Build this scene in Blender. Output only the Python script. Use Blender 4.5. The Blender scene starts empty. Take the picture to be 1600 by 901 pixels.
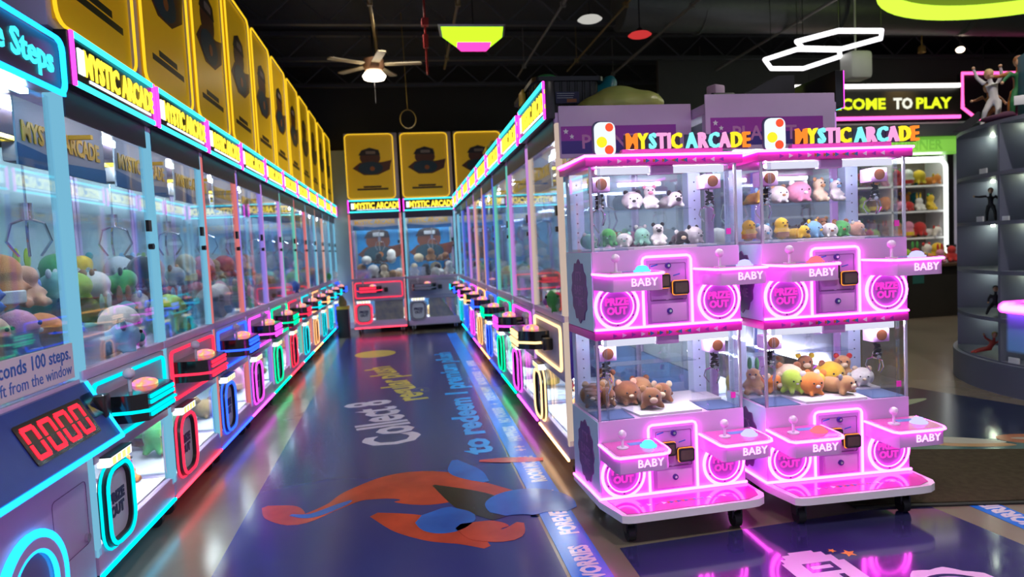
import bpy, bmesh, math, random
from mathutils import Vector, Matrix
RND = random.Random(11)
sc = bpy.context.scene
COL = sc.collection
PI = math.pi

# ------------------------------------------------------------------ camera
def make_camera():
    F, cx, cy = 1050.0, 800.0, 450.5
    def d(px, py): return Vector(((px - cx) / F, -(py - cy) / F, 1.0))
    y = d(636, 395).normalized()
    z = d(1636, 395 - 48).cross(d(636, 395)).normalized()
    if z.y < 0: z = -z
    x = z.cross(y)
    if x.x < 0: x = -x
    cam = bpy.data.cameras.new('camera'); o = bpy.data.objects.new('camera', cam); COL.objects.link(o)
    r = Vector((x[0], y[0], z[0])); u = Vector((x[1], y[1], z[1])); f = Vector((x[2], y[2], z[2]))
    m = Matrix.Identity(4)
    for i in range(3):
        m[i][0] = r[i]; m[i][1] = u[i]; m[i][2] = -f[i]
    m[0][3], m[1][3], m[2][3] = 0, 0, 1.42
    o.matrix_world = m
    cam.sensor_width = 36; cam.lens = 36 * F / 1600; cam.clip_start = .05
    cam.dof.use_dof = True; cam.dof.focus_distance = 3.1; cam.dof.aperture_fstop = 2.2
    sc.camera = o
make_camera()
sc.view_settings.view_transform = 'Standard'
sc.view_settings.look = 'None'
sc.view_settings.gamma = 1
sc.view_settings.use_curve_mapping = False
sc.view_settings.exposure = 0.25
WORLD_STRENGTH = .55
NEON = 1.0
INSIDE = 1.0
w = bpy.data.worlds.new('world'); sc.world = w; w.use_nodes = True
w.node_tree.nodes['Background'].inputs[0].default_value = (.62, .66, .85, 1)
w.node_tree.nodes['Background'].inputs[1].default_value = WORLD_STRENGTH
try:
    cy = sc.cycles
    cy.use_denoising = True; cy.denoiser = 'OPENIMAGEDENOISE'
    cy.max_bounces = 40; cy.diffuse_bounces = 3; cy.glossy_bounces = 4; cy.transmission_bounces = 4
    cy.transparent_max_bounces = 40; cy.sample_clamp_indirect = 4.0
    cy.caustics_reflective = False; cy.caustics_refractive = False
except Exception: pass

# ------------------------------------------------------------------ materials
def _nt(name):
    m = bpy.data.materials.new(name); m.use_nodes = True
    nt = m.node_tree; nt.nodes.clear()
    out = nt.nodes.new('ShaderNodeOutputMaterial')
    return m, nt, out
def M(name, c, rough=.5, metal=0., spec=.5, var=.08, scale=9., bump=0., coat=0., sheen=0., c2=None, bscale=None):
    """principled surface with a little noise-driven variation of its colour"""
    m, nt, out = _nt(name); N = nt.nodes.new; L = nt.links.new
    p = N('ShaderNodeBsdfPrincipled'); tc = N('ShaderNodeTexCoord'); nz = N('ShaderNodeTexNoise')
    nz.inputs['Scale'].default_value = scale; nz.inputs['Detail'].default_value = 4
    L(tc.outputs['Object'], nz.inputs['Vector'])
    mx = N('ShaderNodeMix'); mx.data_type = 'RGBA'
    a = c; b = c2 if c2 else tuple(max(0, min(1, v * (1 - 2.2 * var))) for v in c)
    mx.inputs['A'].default_value = (*a, 1); mx.inputs['B'].default_value = (*b, 1)
    L(nz.outputs['Fac'], mx.inputs['Factor']); L(mx.outputs['Result'], p.inputs['Base Color'])
    p.inputs['Roughness'].default_value = rough; p.inputs['Metallic'].default_value = metal
    p.inputs['Specular IOR Level'].default_value = spec
    if coat: p.inputs['Coat Weight'].default_value = coat; p.inputs['Coat Roughness'].default_value = .08
    if sheen: p.inputs['Sheen Weight'].default_value = sheen
    if bump:
        n2 = N('ShaderNodeTexNoise'); n2.inputs['Scale'].default_value = bscale or scale * 6; n2.inputs['Detail'].default_value = 3
        L(tc.outputs['Object'], n2.inputs['Vector'])
        bp = N('ShaderNodeBump'); bp.inputs['Strength'].default_value = bump; bp.inputs['Distance'].default_value = .01
        L(n2.outputs['Fac'], bp.inputs['Height']); L(bp.outputs['Normal'], p.inputs['Normal'])
    L(p.outputs['BSDF'], out.inputs['Surface'])
    return m
def E(name, c, s):
    m, nt, out = _nt(name); e = nt.nodes.new('ShaderNodeEmission')
    e.inputs[0].default_value = (*c, 1); e.inputs[1].default_value = s * NEON
    nt.links.new(e.outputs[0], out.inputs['Surface'])
    return m
def G(name, tint=(.96, .98, 1), base=.035, edge=.6, rough=.02):
    """thin clear pane: see-through with a mirror sheen that grows at grazing angles"""
    m, nt, out = _nt(name); N = nt.nodes.new; L = nt.links.new
    t = N('ShaderNodeBsdfTransparent'); t.inputs[0].default_value = (*tint, 1)
    g = N('ShaderNodeBsdfGlossy'); g.inputs['Roughness'].default_value = rough; g.inputs[0].default_value = (.9, .95, 1, 1)
    lw = N('ShaderNodeLayerWeight'); lw.inputs[0].default_value = .5
    pw = N('ShaderNodeMath'); pw.operation = 'POWER'; pw.inputs[1].default_value = 4.0
    ma = N('ShaderNodeMath'); ma.operation = 'MULTIPLY_ADD'; ma.inputs[1].default_value = edge; ma.inputs[2].default_value = base
    mx = N('ShaderNodeMixShader')
    L(lw.outputs['Facing'], pw.inputs[0]); L(pw.outputs[0], ma.inputs[0]); L(ma.outputs[0], mx.inputs[0])
    L(t.outputs[0], mx.inputs[1]); L(g.outputs[0], mx.inputs[2]); L(mx.outputs[0], out.inputs['Surface'])
    return m
MAT = {}
def mat(k): return MAT[k]
def defmats():
    D = MAT
    D['lav'] = M('lavender_paint', (.58, .43, .68), .38, spec=.5, var=.04)
    D['lavgrey'] = M('lavender_grey_metal', (.44, .40, .54), .4, var=.05)
    D['baby'] = M('pink_lavender_paint', (.62, .38, .72), .35, var=.03)
    D['babyside'] = M('blue_lit_lavender', (.58, .78, .92), .4, var=.03)  # blue light from the row put into the side panel colour
    D['panelpk'] = M('violet_door_paint', (.42, .24, .56), .35, var=.04)
    D['pinkband'] = M('hot_pink_print', (.80, .05, .50), .3, var=.06)
    D['pinktop'] = M('glossy_pink_acrylic', (.72, .10, .48), .08, var=.05, coat=.6)
    D['plaque'] = M('dark_violet_plaque', (.16, .05, .22), .4, var=.06)
    D['black'] = M('black_plastic', (.012, .012, .014), .3, var=.1)
    D['blackgl'] = M('glossy_black_acrylic', (.01, .01, .013), .12, var=.1, coat=.4)
    D['rubber'] = M('black_rubber', (.012, .012, .012), .6, var=.1)
    D['chrome'] = M('brushed_chrome', (.75, .76, .8), .18, metal=1, var=.03)
    D['steel'] = M('grey_steel', (.42, .42, .46), .4, metal=.7, var=.06)
    D['white'] = M('white_plastic', (.78, .78, .8), .35, var=.02)
    D['whitefloor'] = M('white_play_floor', (.82, .78, .84), .5, var=.02)
    D['bluefloor'] = M('blue_grey_chute_floor', (.10, .16, .34), .4, var=.05)
    D['rearpost'] = M('pale_blue_post', (.50, .60, .85), .4, var=.03)
    D['backpanel'] = M('grey_blue_back_panel', (.50, .62, .60), .45, var=.15, scale=2.2, c2=(.10, .16, .17))
    D['poster'] = M('blue_poster_print', (.03, .22, .50), .4, var=.3, scale=4)
    D['posterorange'] = M('orange_print', (.60, .20, .02), .4, var=.1)
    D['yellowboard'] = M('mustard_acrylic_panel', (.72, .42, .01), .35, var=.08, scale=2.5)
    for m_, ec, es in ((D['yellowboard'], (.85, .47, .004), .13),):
        p_ = [n for n in m_.node_tree.nodes if n.type == 'BSDF_PRINCIPLED'][0]; p_.inputs['Emission Color'].default_value = (*ec, 1); p_.inputs['Emission Strength'].default_value = es  # faint glow added to the panel to brighten it
    D['brownprint'] = M('brown_print', (.13, .035, .012), .4, var=.15)
    D['darkprint'] = M('dark_print', (.018, .010, .010), .4, var=.1)
    D['tealprint'] = M('teal_print', (.012, .05, .075), .4, var=.15)
    D['greyprint'] = M('grey_print', (.30, .22, .18), .4, var=.1)
    D['orangeprint'] = M('burnt_orange_print', (.45, .13, .02), .4, var=.1)
    D['yrail'] = M('yellow_painted_rail', (.75, .48, .04), .35, var=.05)
    D['ytext'] = E('yellow_lit_letter', (1, .72, .05), 1.5)
    D['ledface'] = E('frosted_light_face', (.80, .80, .95), .85); D['ledsoft'] = E('added_soft_led_strip', (.9, .95, 1), 14); D['ledshelf'] = E('shelf_led_bar', (.95, 1, .95), 7); D['toyprint'] = M('beige_toy_print', (.62, .48, .30), .4, var=.3, scale=9, c2=(.06, .10, .22)); D['plum'] = M('plum_valance', (.05, .03, .07), .4, var=.05); D['boardgrey'] = M('pale_grey_board', (.42, .46, .50), .5, var=.1, scale=2)
    D['yprint'] = M('yellow_ink', (.8, .5, .04), .4, var=.05)
    D['wlit'] = E('white_lit_block', (.85, .92, 1), 1.2)
    D['led'] = E('white_led_bar', (.88, 1, .98), 75.0 * INSIDE)
    D['ledbaby'] = E('white_led_tube', (.88, .92, 1), 70.0 * INSIDE)
    D['pinkneon'] = E('pink_neon', (1, .06, .78), 12)
    D['pinklet'] = E('pink_lit_letter', (1, .45, .95), 1.6)
    D['prizelet'] = E('dim_pink_letter', (.80, .04, .55), 1.1)
    D['cyan'] = E('cyan_neon', (.0, .72, .86), 1.25)
    D['cyanhot'] = E('bright_cyan_neon', (.015, .42, 1.0), 2.2)
    D['red'] = E('red_neon', (1, .03, .08), 1.4)
    D['blue'] = E('blue_neon', (.02, .08, 1), 2.6)
    D['magenta'] = E('magenta_neon', (.90, .06, .85), 2.0)
    D['green'] = E('green_neon', (.0, .75, .28), 1.8)
    D['orange'] = E('orange_neon', (1, .42, .16), 1.8)
    D['violet'] = E('violet_neon', (.30, .10, 1), 2.2)
    D['warm'] = E('warm_neon', (1, .62, .26), 2.0)
    D['salmon'] = E('salmon_neon', (1, .22, .22), 1.5)
    for k, c in dict(cyan=(0, .6, 1), red=(1, .03, .06), blue=(.02, .06, 1), magenta=(.8, .06, .9), green=(0, .9, .3), orange=(1, .35, .12), warm=(1, .5, .2)).items(): D['under_' + k] = E('under_glow_' + k, c, 5)
    D['yneon'] = E('yellow_neon', (1, .60, .02), 1.0)
    D['yneon2'] = E('pale_yellow_neon', (1, .78, .10), 1.2)
    for k, c in dict(cyan=(.25, .66, .92), red=(.95, .25, .25), blue=(.16, .20, .95), magenta=(.75, .35, .95), green=(.2, .75, .6),
                     orange=(.95, .5, .4), violet=(.4, .3, 1), warm=(.80, .62, .52)).items():
        D['post_' + k] = E('lit_%s_post' % k, c, .62)
    D['glass'] = G('clear_pane')
    D['glassb'] = G('clear_pane_baby', (.985, .985, 1), .035, .55)
    D['glassrear'] = G('mirror_tinted_rear_pane', (.9, .9, .95), .22, .55); D['acry'] = G('clear_acrylic_tube', (.90, .92, .97), .16, .7, .08)
    D['smoke'] = G('smoky_acrylic', (.62, .66, .72), .10, .6, .06)
    D['frost'] = M('frosted_flap', (.66, .70, .76), .35, var=.06)
    D['ink'] = M('navy_ink', (.03, .03, .10), .5, var=.05)
    D['bluetxt'] = M('blue_ink', (.02, .14, .50), .5, var=.05)
    D['seg'] = E('red_digit_led', (1, .015, .03), 2.6)
    D['dkblue'] = M('dark_blue_display_panel', (.025, .06, .32), .3, var=.2, coat=.0)
    D['dkred'] = M('dark_red_display', (.02, .002, .002), .15, var=.1)
    D['labelw'] = M('white_label', (.72, .74, .76), .5, var=.03)
    D['ylabel'] = E('yellow_lit_label', (1, .75, .25), 1.1)
    D['wlabel'] = E('white_lit_label', (.9, .95, 1), 1.3)
    D['screen'] = M('olive_screen', (.09, .085, .05), .2, var=.2, scale=30)
    D['orled'] = E('orange_led_edge', (1, .28, .03), 1.6)
    D['navy'] = M('navy_sticker', (.05, .02, .26), .3, var=.08)
    D['purpst'] = M('magenta_sticker', (.42, .02, .32), .3, var=.25, scale=3, c2=(.20, .03, .42))
    D['skin'] = M('toy_skin', (.62, .34, .2), .5, var=.05)
defmats()

# ------------------------------------------------------------------ mesh tools
def rr(x0, z0, x1, z1, r, seg=4):
    pts = []
    for cx, cz, a0 in ((x1 - r, z1 - r, 0), (x0 + r, z1 - r, 90), (x0 + r, z0 + r, 180), (x1 - r, z0 + r, 270)):
        for k in range(seg + 1):
            a = math.radians(a0 + 90 * k / seg); pts.append((cx + r * math.cos(a), cz + r * math.sin(a)))
    return pts
def circ(cx, cz, r, n=32): return [(cx + r * math.cos(2 * PI * k / n), cz + r * math.sin(2 * PI * k / n)) for k in range(n)]
def star(cx, cy, r, n=5, q=.45, a0=90):
    return [(cx + (r if k % 2 == 0 else r * q) * math.cos(math.radians(a0 + 180 * k / n)), cy + (r if k % 2 == 0 else r * q) * math.sin(math.radians(a0 + 180 * k / n))) for k in range(2 * n)]
class MB:
    def __init__(s): s.bm = bmesh.new(); s.mi = 0
    def _mark(s, faces):
        for f in faces: f.material_index = s.mi
    def box(s, x0, y0, z0, x1, y1, z1, bev=0, seg=2):
        vs = [s.bm.verts.new((x, y, z)) for z in (z0, z1) for y in (y0, y1) for x in (x0, x1)]
        q = ((0, 2, 3, 1), (4, 5, 7, 6), (0, 1, 5, 4), (2, 6, 7, 3), (0, 4, 6, 2), (1, 3, 7, 5))
        fs = [s.bm.faces.new([vs[i] for i in f]) for f in q]
        s._mark(fs)
        if bev:
            es = list({e for f in fs for e in f.edges})
            r = bmesh.ops.bevel(s.bm, geom=es, offset=bev, segments=seg, profile=.5, affect='EDGES')
            s._mark(r['faces'])
        return s
    def prism(s, pts, a, b, axis='y'):
        def P(u, v, t): return (u, t, v) if axis == 'y' else ((u, v, t) if axis == 'z' else (t, u, v))
        A = [s.bm.verts.new(P(u, v, a)) for u, v in pts]; B = [s.bm.verts.new(P(u, v, b)) for u, v in pts]
        n = len(pts); fs = [s.bm.faces.new(A), s.bm.faces.new(B[::-1])]
        for i in range(n): fs.append(s.bm.faces.new((A[i], B[i], B[(i + 1) % n], A[(i + 1) % n])))
        s._mark(fs); return s
    def ringprism(s, outer, inner, a, b, axis='y'):
        def P(u, v, t): return (u, t, v) if axis == 'y' else ((u, v, t) if axis == 'z' else (t, u, v))
        n = len(outer); V = [[s.bm.verts.new(P(u, v, t)) for u, v in L] for t in (a, b) for L in (outer, inner)]
        for i in range(n):
            j = (i + 1) % n
            s._mark([s.bm.faces.new((V[0][i], V[0][j], V[1][j], V[1][i])), s.bm.faces.new((V[2][i], V[2][j], V[3][j], V[3][i])),
                     s.bm.faces.new((V[0][i], V[0][j], V[2][j], V[2][i])), s.bm.faces.new((V[1][i], V[1][j], V[3][j], V[3][i]))])
        return s
    def tube(s, pts, r, n=8, closed=False):
        pts = [Vector(p) for p in pts]; m = len(pts); rings = []
        up = None
        for i, p in enumerate(pts):
            if closed: t = (pts[(i + 1) % m] - pts[i - 1])
            else: t = pts[min(i + 1, m - 1)] - pts[max(i - 1, 0)]
            t.normalize()
            if up is None: up = t.orthogonal().normalized()
            up = (up - t * up.dot(t))
            up = up.normalized() if up.length > 1e-6 else t.orthogonal().normalized()
            sd = t.cross(up); k = 1.0
            rad = r[i] if isinstance(r, (list, tuple)) else r
            rings.append([s.bm.verts.new(p + (up * math.cos(2 * PI * q / n) + sd * math.sin(2 * PI * q / n)) * rad) for q in range(n)])
        for i in range(m if closed else m - 1):
            A, B = rings[i], rings[(i + 1) % m]
            for q in range(n): s._mark([s.bm.faces.new((A[q], A[(q + 1) % n], B[(q + 1) % n], B[q]))])
        if not closed: s._mark([s.bm.faces.new(rings[0][::-1]), s.bm.faces.new(rings[-1])])
        return s
    def cyl(s, p0, p1, r0, r1=None, n=16): return s.tube([p0, p1], [r0, r0 if r1 is None else r1], n)
    def ell(s, c, rx, ry=None, rz=None, u=14, v=9, rot=None):
        ry = rx if ry is None else ry; rz = rx if rz is None else rz
        m = Matrix.Translation(c) @ (rot.to_4x4() if rot else Matrix.Identity(4)) @ Matrix.Diagonal((rx, ry, rz, 1))
        r = bmesh.ops.create_uvsphere(s.bm, u_segments=u, v_segments=v, radius=1, matrix=m)
        s._mark({f for vv in r['verts'] for f in vv.link_faces}); return s
    def lathe(s, prof, c=(0, 0, 0), n=24):
        rings = [[s.bm.verts.new((c[0] + r * math.cos(2 * PI * k / n), c[1] + r * math.sin(2 * PI * k / n), c[2] + z)) for k in range(n)] for r, z in prof]
        for A, B in zip(rings, rings[1:]):
            for k in range(n): s._mark([s.bm.faces.new((A[k], A[(k + 1) % n], B[(k + 1) % n], B[k]))])
        s._mark([s.bm.faces.new(rings[0][::-1]), s.bm.faces.new(rings[-1])]); return s
    def mesh(s, name, mats):
        bmesh.ops.recalc_face_normals(s.bm, faces=s.bm.faces)
        me = bpy.data.meshes.new(name); s.bm.to_mesh(me); s.bm.free()
        for m in (mats if isinstance(mats, (list, tuple)) else [mats]): me.materials.append(MAT[m] if isinstance(m, str) else m)
        for p in me.polygons: p.use_smooth = True
        me.set_sharp_from_angle(angle=.75)
        return me
    def build(s, name, mats, parent=None, label=None): return link(name, s.mesh(name, mats), parent, label)
def link(name, me, parent=None, label=None, loc=None, rot=None):
    o = bpy.data.objects.new(name, me); COL.objects.link(o)
    if parent: o.parent = parent
    if label: o['label'] = label
    if loc: o.location = loc
    if rot: o.rotation_euler = rot
    return o
LABELS = {}
def tag(o, label, cat, group=None):
    o['label'] = label; o['category'] = cat
    if group: o['group'] = group
    LABELS.setdefault(label, []).append(o.name)
    return o
def thing(name, label, cat, loc=(0, 0, 0), rz=0, group=None):
    o = bpy.data.objects.new(name, None); COL.objects.link(o); o.empty_display_size = .1
    o.location = loc; o.rotation_euler = (0, 0, rz)
    return tag(o, label, cat, group)
def struct(o): o['kind'] = 'structure'; return o
_kids = {}
def copy_tree(o, parent=None, over=None):
    c = o.copy(); COL.objects.link(c)
    if parent: c.parent = parent
    if over and c.type == 'MESH':
        for sl in c.material_slots:
            m = sl.material
            if m and m.name in over:
                sl.link = 'OBJECT'; sl.material = over[m.name]
    for ch in list(o.children): copy_tree(ch, c, over)
    return c
_txt = {}
def textmesh(s, size, ext=.002, bold=.0, align='CENTER', mats='white', space=1.0, xs=1.0):
    key = (s, size, ext, bold, align, str(mats), space, xs)
    if key in _txt: return _txt[key]
    cu = bpy.data.curves.new('lettering', 'FONT'); cu.body = s; cu.size = size; cu.extrude = ext; cu.offset = bold; cu.align_x = align
    cu.resolution_u = 2; cu.space_character = space
    o = bpy.data.objects.new('lettering', cu); COL.objects.link(o)
    dg = bpy.context.evaluated_depsgraph_get()
    me = bpy.data.meshes.new_from_object(o.evaluated_get(dg)); bpy.data.objects.remove(o)
    if xs != 1: me.transform(Matrix.Diagonal((xs, 1, 1, 1)))
    me.materials.clear(); me.materials.append(MAT[mats])
    _txt[key] = me
    return me
FRONT = (PI / 2, 0, 0)
def wtext(s, size, x, y, z, m, parent, name='lettering', bold=.0, align='CENTER', ext=.002, rot=FRONT, space=1.0, xs=1.0):
    return link(name, textmesh(s, size, ext, bold, align, m, space, xs), parent, None, (x, y, z), rot)
def blob(parts, vox=.06, name='body', smooth=4, m='white'):
    """parts: ellipsoids / capsules fused into one continuous skin"""
    b = MB()
    for p in parts:
        if p[0] == 'e': b.ell(p[1], *p[2], u=12, v=8, rot=p[3] if len(p) > 3 else None)
        else: b.tube(p[1], p[2], 8)
    me = b.mesh(name, m)
    o = bpy.data.objects.new(name, me); COL.objects.link(o)
    r = o.modifiers.new('r', 'REMESH'); r.mode = 'VOXEL'; r.voxel_size = vox
    s = o.modifiers.new('s', 'SMOOTH'); s.factor = .5; s.iterations = smooth
    dg = bpy.context.evaluated_depsgraph_get()
    out = bpy.data.meshes.new_from_object(o.evaluated_get(dg)); bpy.data.objects.remove(o)
    for p in out.polygons: p.use_smooth = True
    out.name = name
    return out

# ------------------------------------------------------------------ the shell
def shell():
    conc = M('polished_concrete', (.24, .20, .15), .22, spec=.5, var=.3, scale=1.6, bump=.04, c2=(.11, .09, .07), bscale=14)
    dark = M('black_painted_deck', (.028, .028, .031), .8, var=.2, scale=2)
    wallm = M('dark_grey_wall', (.045, .043, .040), .8, var=.1, scale=1)
    pale = M('pale_blue_wall', (.55, .68, .70), .7, var=.05, scale=1)
    struct(MB().box(-3.2, -3, -.1, 13, 13.6, 0).build('floor', conc))
    struct(MB().box(-3.2, -3, 4.75, 13, 13.6, 4.9).build('ceiling', dark))
    struct(MB().box(-3.2, 13.5, 0, 13, 13.6, 4.75).build('wall_back', wallm))
    struct(MB().box(-3.3, -3, 0, -3.2, 13.6, 4.75).build('wall_left', wallm))
    struct(MB().box(13, -3, 0, 13.1, 13.6, 4.75).build('wall_right', wallm))
    struct(MB().box(-3.2, 13.44, 0, -.6, 13.5, 3.45).build('wall_back_lower', pale))
    struct(MB().box(-3.2, 13.41, 0, -1.0, 13.44, .12).build('baseboard_back', 'lavgrey'))
    # roof joists across the hall, run of the deck edge at the back
    jm = M('black_steel_joist', (.045, .045, .05), .5, var=.1)
    for k, y in enumerate((5.6, 7.2, 8.8, 10.4, 12.0)):
        b = MB(); b.box(-3.2, y - .05, 4.66, 13, y + .05, 4.72); b.box(-3.2, y - .04, 4.30, 13, y + .04, 4.35)
        x = -3.1; s = 1
        while x < 12.6:
            b.tube([(x, y, 4.34 if s > 0 else 4.68), (x + .38, y, 4.68 if s > 0 else 4.34)], .014, 4); x += .38; s = -s
        o = b.build('ceiling_joist', jm)
        tag(o, ['open-web roof joist nearest the green ring lamp', 'open-web roof joist over the green and pink pendant', 'open-web roof joist just beyond the ceiling fan',
                'open-web roof joist, second from the rear wall', 'open-web roof joist closest to the rear wall'][k], 'joist', 'roof joists')
shell()

def ceiling_stuff():
    cond = M('ochre_conduit', (.20, .14, .05), .5, var=.2); grey = M('grey_conduit', (.16, .15, .14), .5, var=.15)
    pipem = M('rusty_sprinkler_pipe', (.26, .13, .035), .5, var=.25); redm = M('red_valve_paint', (.35, .02, .02), .4, var=.1)
    z = 4.18
    rows = [(-.25, 'ochre conduit running to the ceiling fan', cond, .018, 5.5, 10.6), (.72, 'ochre conduit beside the green and pink pendant', cond, .018, 5.5, 10.4),
            (1.93, 'grey conduit above the black storage tub', grey, .016, 5.5, 10.9), (2.68, 'ochre conduit running past the red ceiling lamp', cond, .014, 5.5, 10.6),
            (3.5, 'grey conduit right of the red ceiling lamp', grey, .02, 5.5, 11.4), (5.2, 'grey conduit above the white hexagon lights', grey, .02, 6.0, 11.8)]
    for x, l, m, r, y0, y1 in rows:
        b = MB(); b.tube([(x, y0, z), (x, y1, z)], r, 8)
        for y in (y0 + .6, y0 + 2.2, y1 - .6): b.box(x - .03, y - .02, z - .03, x + .03, y + .02, z + .03); b.tube([(x, y, z), (x, y, 4.75)], .006, 5)
        tag(b.build('conduit', m), l, 'conduit')
    b = MB(); b.tube([(-.6, 6.8, 4.05), (.9, 6.8, 4.02), (2.3, 6.75, 4.05), (3.4, 6.9, 4.12), (7.5, 6.9, 4.2)], .028, 8)
    for x in (1.75, 2.0): b.ell((x, 6.8, 4.05), .07, .06, .06)
    for x in (-.4, 1.6, 3.3, 5.5): b.tube([(x, 6.84, 4.06), (x, 6.84, 4.745)], .008, 5)
    tag(b.build('sprinkler_pipe', pipem), 'rusty orange sprinkler pipe with two couplings crossing the ceiling', 'pipe')
    b = MB(); b.tube([(.35, 7.9, 4.75), (.35, 7.9, 3.45)], .012, 6); b.cyl((.35, 7.9, 3.75), (.35, 7.9, 3.9), .03); b.box(.31, 7.86, 4.0, .39, 7.94, 4.08)
    tag(b.build('hanging_rod', redm), 'thin dark hanging rod with red fittings behind the pendant', 'rod')
    duct = M('grey_duct', (.10, .105, .11), .45, metal=.4, var=.1)
    b = MB(); b.tube([(2.9, 8.6, 4.5), (13, 8.9, 4.5)], .33, 18)
    for x in (4, 6, 8, 10): b.tube([(x, 8.65, 4.49), (x + .04, 8.65, 4.49)], .345, 18)
    tag(b.build('air_duct', duct), 'big round grey air duct above the hexagon lights', 'duct')
    # fan with a lamp
    f = thing('ceiling_fan', 'ceiling fan with a bright lamp and pale blades above the aisle', 'fan', (-.29, 9, 3.66))
    wood = M('pale_fan_blade', (.42, .34, .20), .5, var=.1)
    MB().cyl((0, 0, .30), (0, 0, 1.09), .015).lathe([(.02, 1.04), (.07, 1.04), (.07, 1.09)]).build('rod', 'black', f)
    MB().lathe([(.05, .30), (.13, .27), (.14, .18), (.11, .13), (.02, .12)]).build('motor', M('bronze_motor', (.20, .10, .05), .4, var=.1), f)
    for k, a in enumerate((-6, 66, 138, 210, 282)):
        bl = MB(); bl.prism(rr(.14, -.055, .62, .055, .03), .20, .212, 'z'); o = bl.build('blade', wood, f); o.rotation_euler = (math.radians(0), 0, math.radians(a))
    MB().lathe([(.02, .12), (.11, .11), (.15, .06), (.13, .02), (.02, .0)]).build('lamp_bowl', E('warm_lamp_bowl', (1, .86, .66), 7), f)
    cr = MB(); cr.tube([(.0, 0, .02), (.0, 0, -.28)], .004, 5); cr.build('pull_chain', 'steel', f)
    cm = M('yellow_cable', (.22, .15, .03), .5, var=.1)
    b = MB(); b.tube([(.12 + .11 * math.cos(a * PI / 8), 9.6, 3.28 + .13 * math.sin(a * PI / 8)) for a in range(16)], .008, 5, True); b.tube([(.12, 9.6, 3.41), (.1, 9.6, 4.75)], .006, 5)
    tag(b.build('cable_coil', cm), 'loop of yellow cable hanging behind the ceiling fan', 'cable')
    # upside-down pyramid pendant in green and pink
    p = thing('pendant_lamp', 'upside-down pyramid pendant lit lime green and pink', 'lamp', (.80, 7.0, 3.47))
    top = [(-.36, -.16), (.30, -.16), (.34, .2), (-.32, .2)]; bot = [(-.13, -.06), (.13, -.06), (.13, .07), (-.13, .07)]
    def frust(s0, s1, z0, z1, m, nm):
        bm = MB(); A = [bm.bm.verts.new((x * s0 + bx * (1 - s0), y * s0 + by * (1 - s0), z0)) for (x, y), (bx, by) in zip(top, bot)]
        B = [bm.bm.verts.new((x * s1 + bx * (1 - s1), y * s1 + by * (1 - s1), z1)) for (x, y), (bx, by) in zip(top, bot)]
        bm.bm.faces.new(A[::-1]); bm.bm.faces.new(B)
        for i in range(4): bm.bm.faces.new((A[i], A[(i + 1) % 4], B[(i + 1) % 4], B[i]))
        return bm.build(nm, m, p)
    frust(0, .22, 0, .05, E('pink_lamp_tip', (1, .06, .45), 1.3), 'pink_tip')
    frust(.22, .92, .05, .18, E('lime_lamp_shade', (.42, 1, .02), 1.5), 'lamp_shade')
    frust(.92, 1.06, .18, .20, 'steel', 'rim')
    b = MB(); b.tube([(0, 0, .2), (0, 0, 1.28)], .006, 5); b.build('cord', 'black', p)
    # white paper lantern stub above it, disc lamps
    b = MB(); b.lathe([(.02, -.16), (.045, -.12), (.06, .12), (.02, .14)], (.80, 6.3, 3.92)); b.tube([(.80, 6.3, 4.05), (.80, 6.3, 4.75)], .006, 5)
    tag(b.build('hanging_speaker', M('cream_plastic', (.5, .48, .42), .5, var=.05)), 'narrow cream hanging fitting above the green pendant', 'fitting')
    for x, y, zz, l, m in ((1.95, 6.7, 3.66, 'flat pale disc lamp below the sprinkler pipe', E('pale_disc', (.8, .78, .72), .55)), (2.58, 7.0, 3.6, 'red and white round ceiling lamp', E('red_disc', (.8, .05, .05), .6))):
        t = thing('disc_lamp', l, 'lamp', (x, y, zz))
        MB().lathe([(.02, .03), (.10, .035), (.125, .015), (.10, 0), (.02, -.004)]).build('lamp_disc', m, t)
        MB().cyl((0, 0, .03), (0, 0, 4.75 - zz), .008, n=6).lathe([(.05, .03), (.03, .08), (.01, .10)]).build('stem', 'black', t)
    # hexagon lights
    hexm = E('white_hexagon_tube', (.97, .95, 1), 2.0); steel = MAT['black']
    hx = [([(4.52, 7.9), (4.69, 7.47), (5.25, 7.5), (5.46, 7.77), (5.31, 8.33), (4.85, 8.32)], 'lower white hexagon light, nearer the fascia sign'),
          ([(4.50, 7.18), (4.76, 6.8), (5.28, 6.8), (5.47, 7.06), (5.26, 7.46), (4.74, 7.43)], 'upper white hexagon light, under the air duct')]
    hx.append(([(6.14, 10.6), (6.4, 9.9), (7.1, 9.9), (7.4, 10.3), (7.0, 10.9), (6.4, 10.95)], 'white hexagon light low behind the pink machine tops'))
    for pts, l in hx:
        cx = sum(p[0] for p in pts) / 6; cy_ = sum(p[1] for p in pts) / 6
        t = thing('hexagon_light', l, 'light', (cx, cy_, 3.6), 0, 'hexagon ceiling lights')
        MB().tube([(a - cx, b_ - cy_, 0) for a, b_ in pts], .028, 8, True).build('light_tube', hexm, t)
        b = MB()
        for a, b_ in pts[1::2]: b.tube([(a - cx, b_ - cy_, .02), (a - cx, b_ - cy_, 1.15)], .004, 5)
        b.build('hanger_wire', 'black', t)
    b = MB(); b.box(5.45, 7.55, 3.28, 5.75, 7.8, 3.62, .05); b.tube([(5.6, 7.68, 3.6), (5.6, 7.68, 4.75)], .012, 6)
    tag(b.build('hanging_speaker', M('white_speaker_box', (.42, .42, .38), .5, var=.08)), 'white box speaker hanging behind the hexagon lights', 'speaker')
    # ring lamp
    t = thing('ring_lamp', 'huge lime green ring lamp with a white diffuser', 'lamp', (6.45, 5.55, 3.9))
    n = 56; b = MB(); b.ringprism(circ(0, 0, 1.74, n), circ(0, 0, 1.66, n), -.02, .15, 'z'); b.build('ring', E('lime_ring', (.62, 1, .06), 1.1), t)
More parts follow.
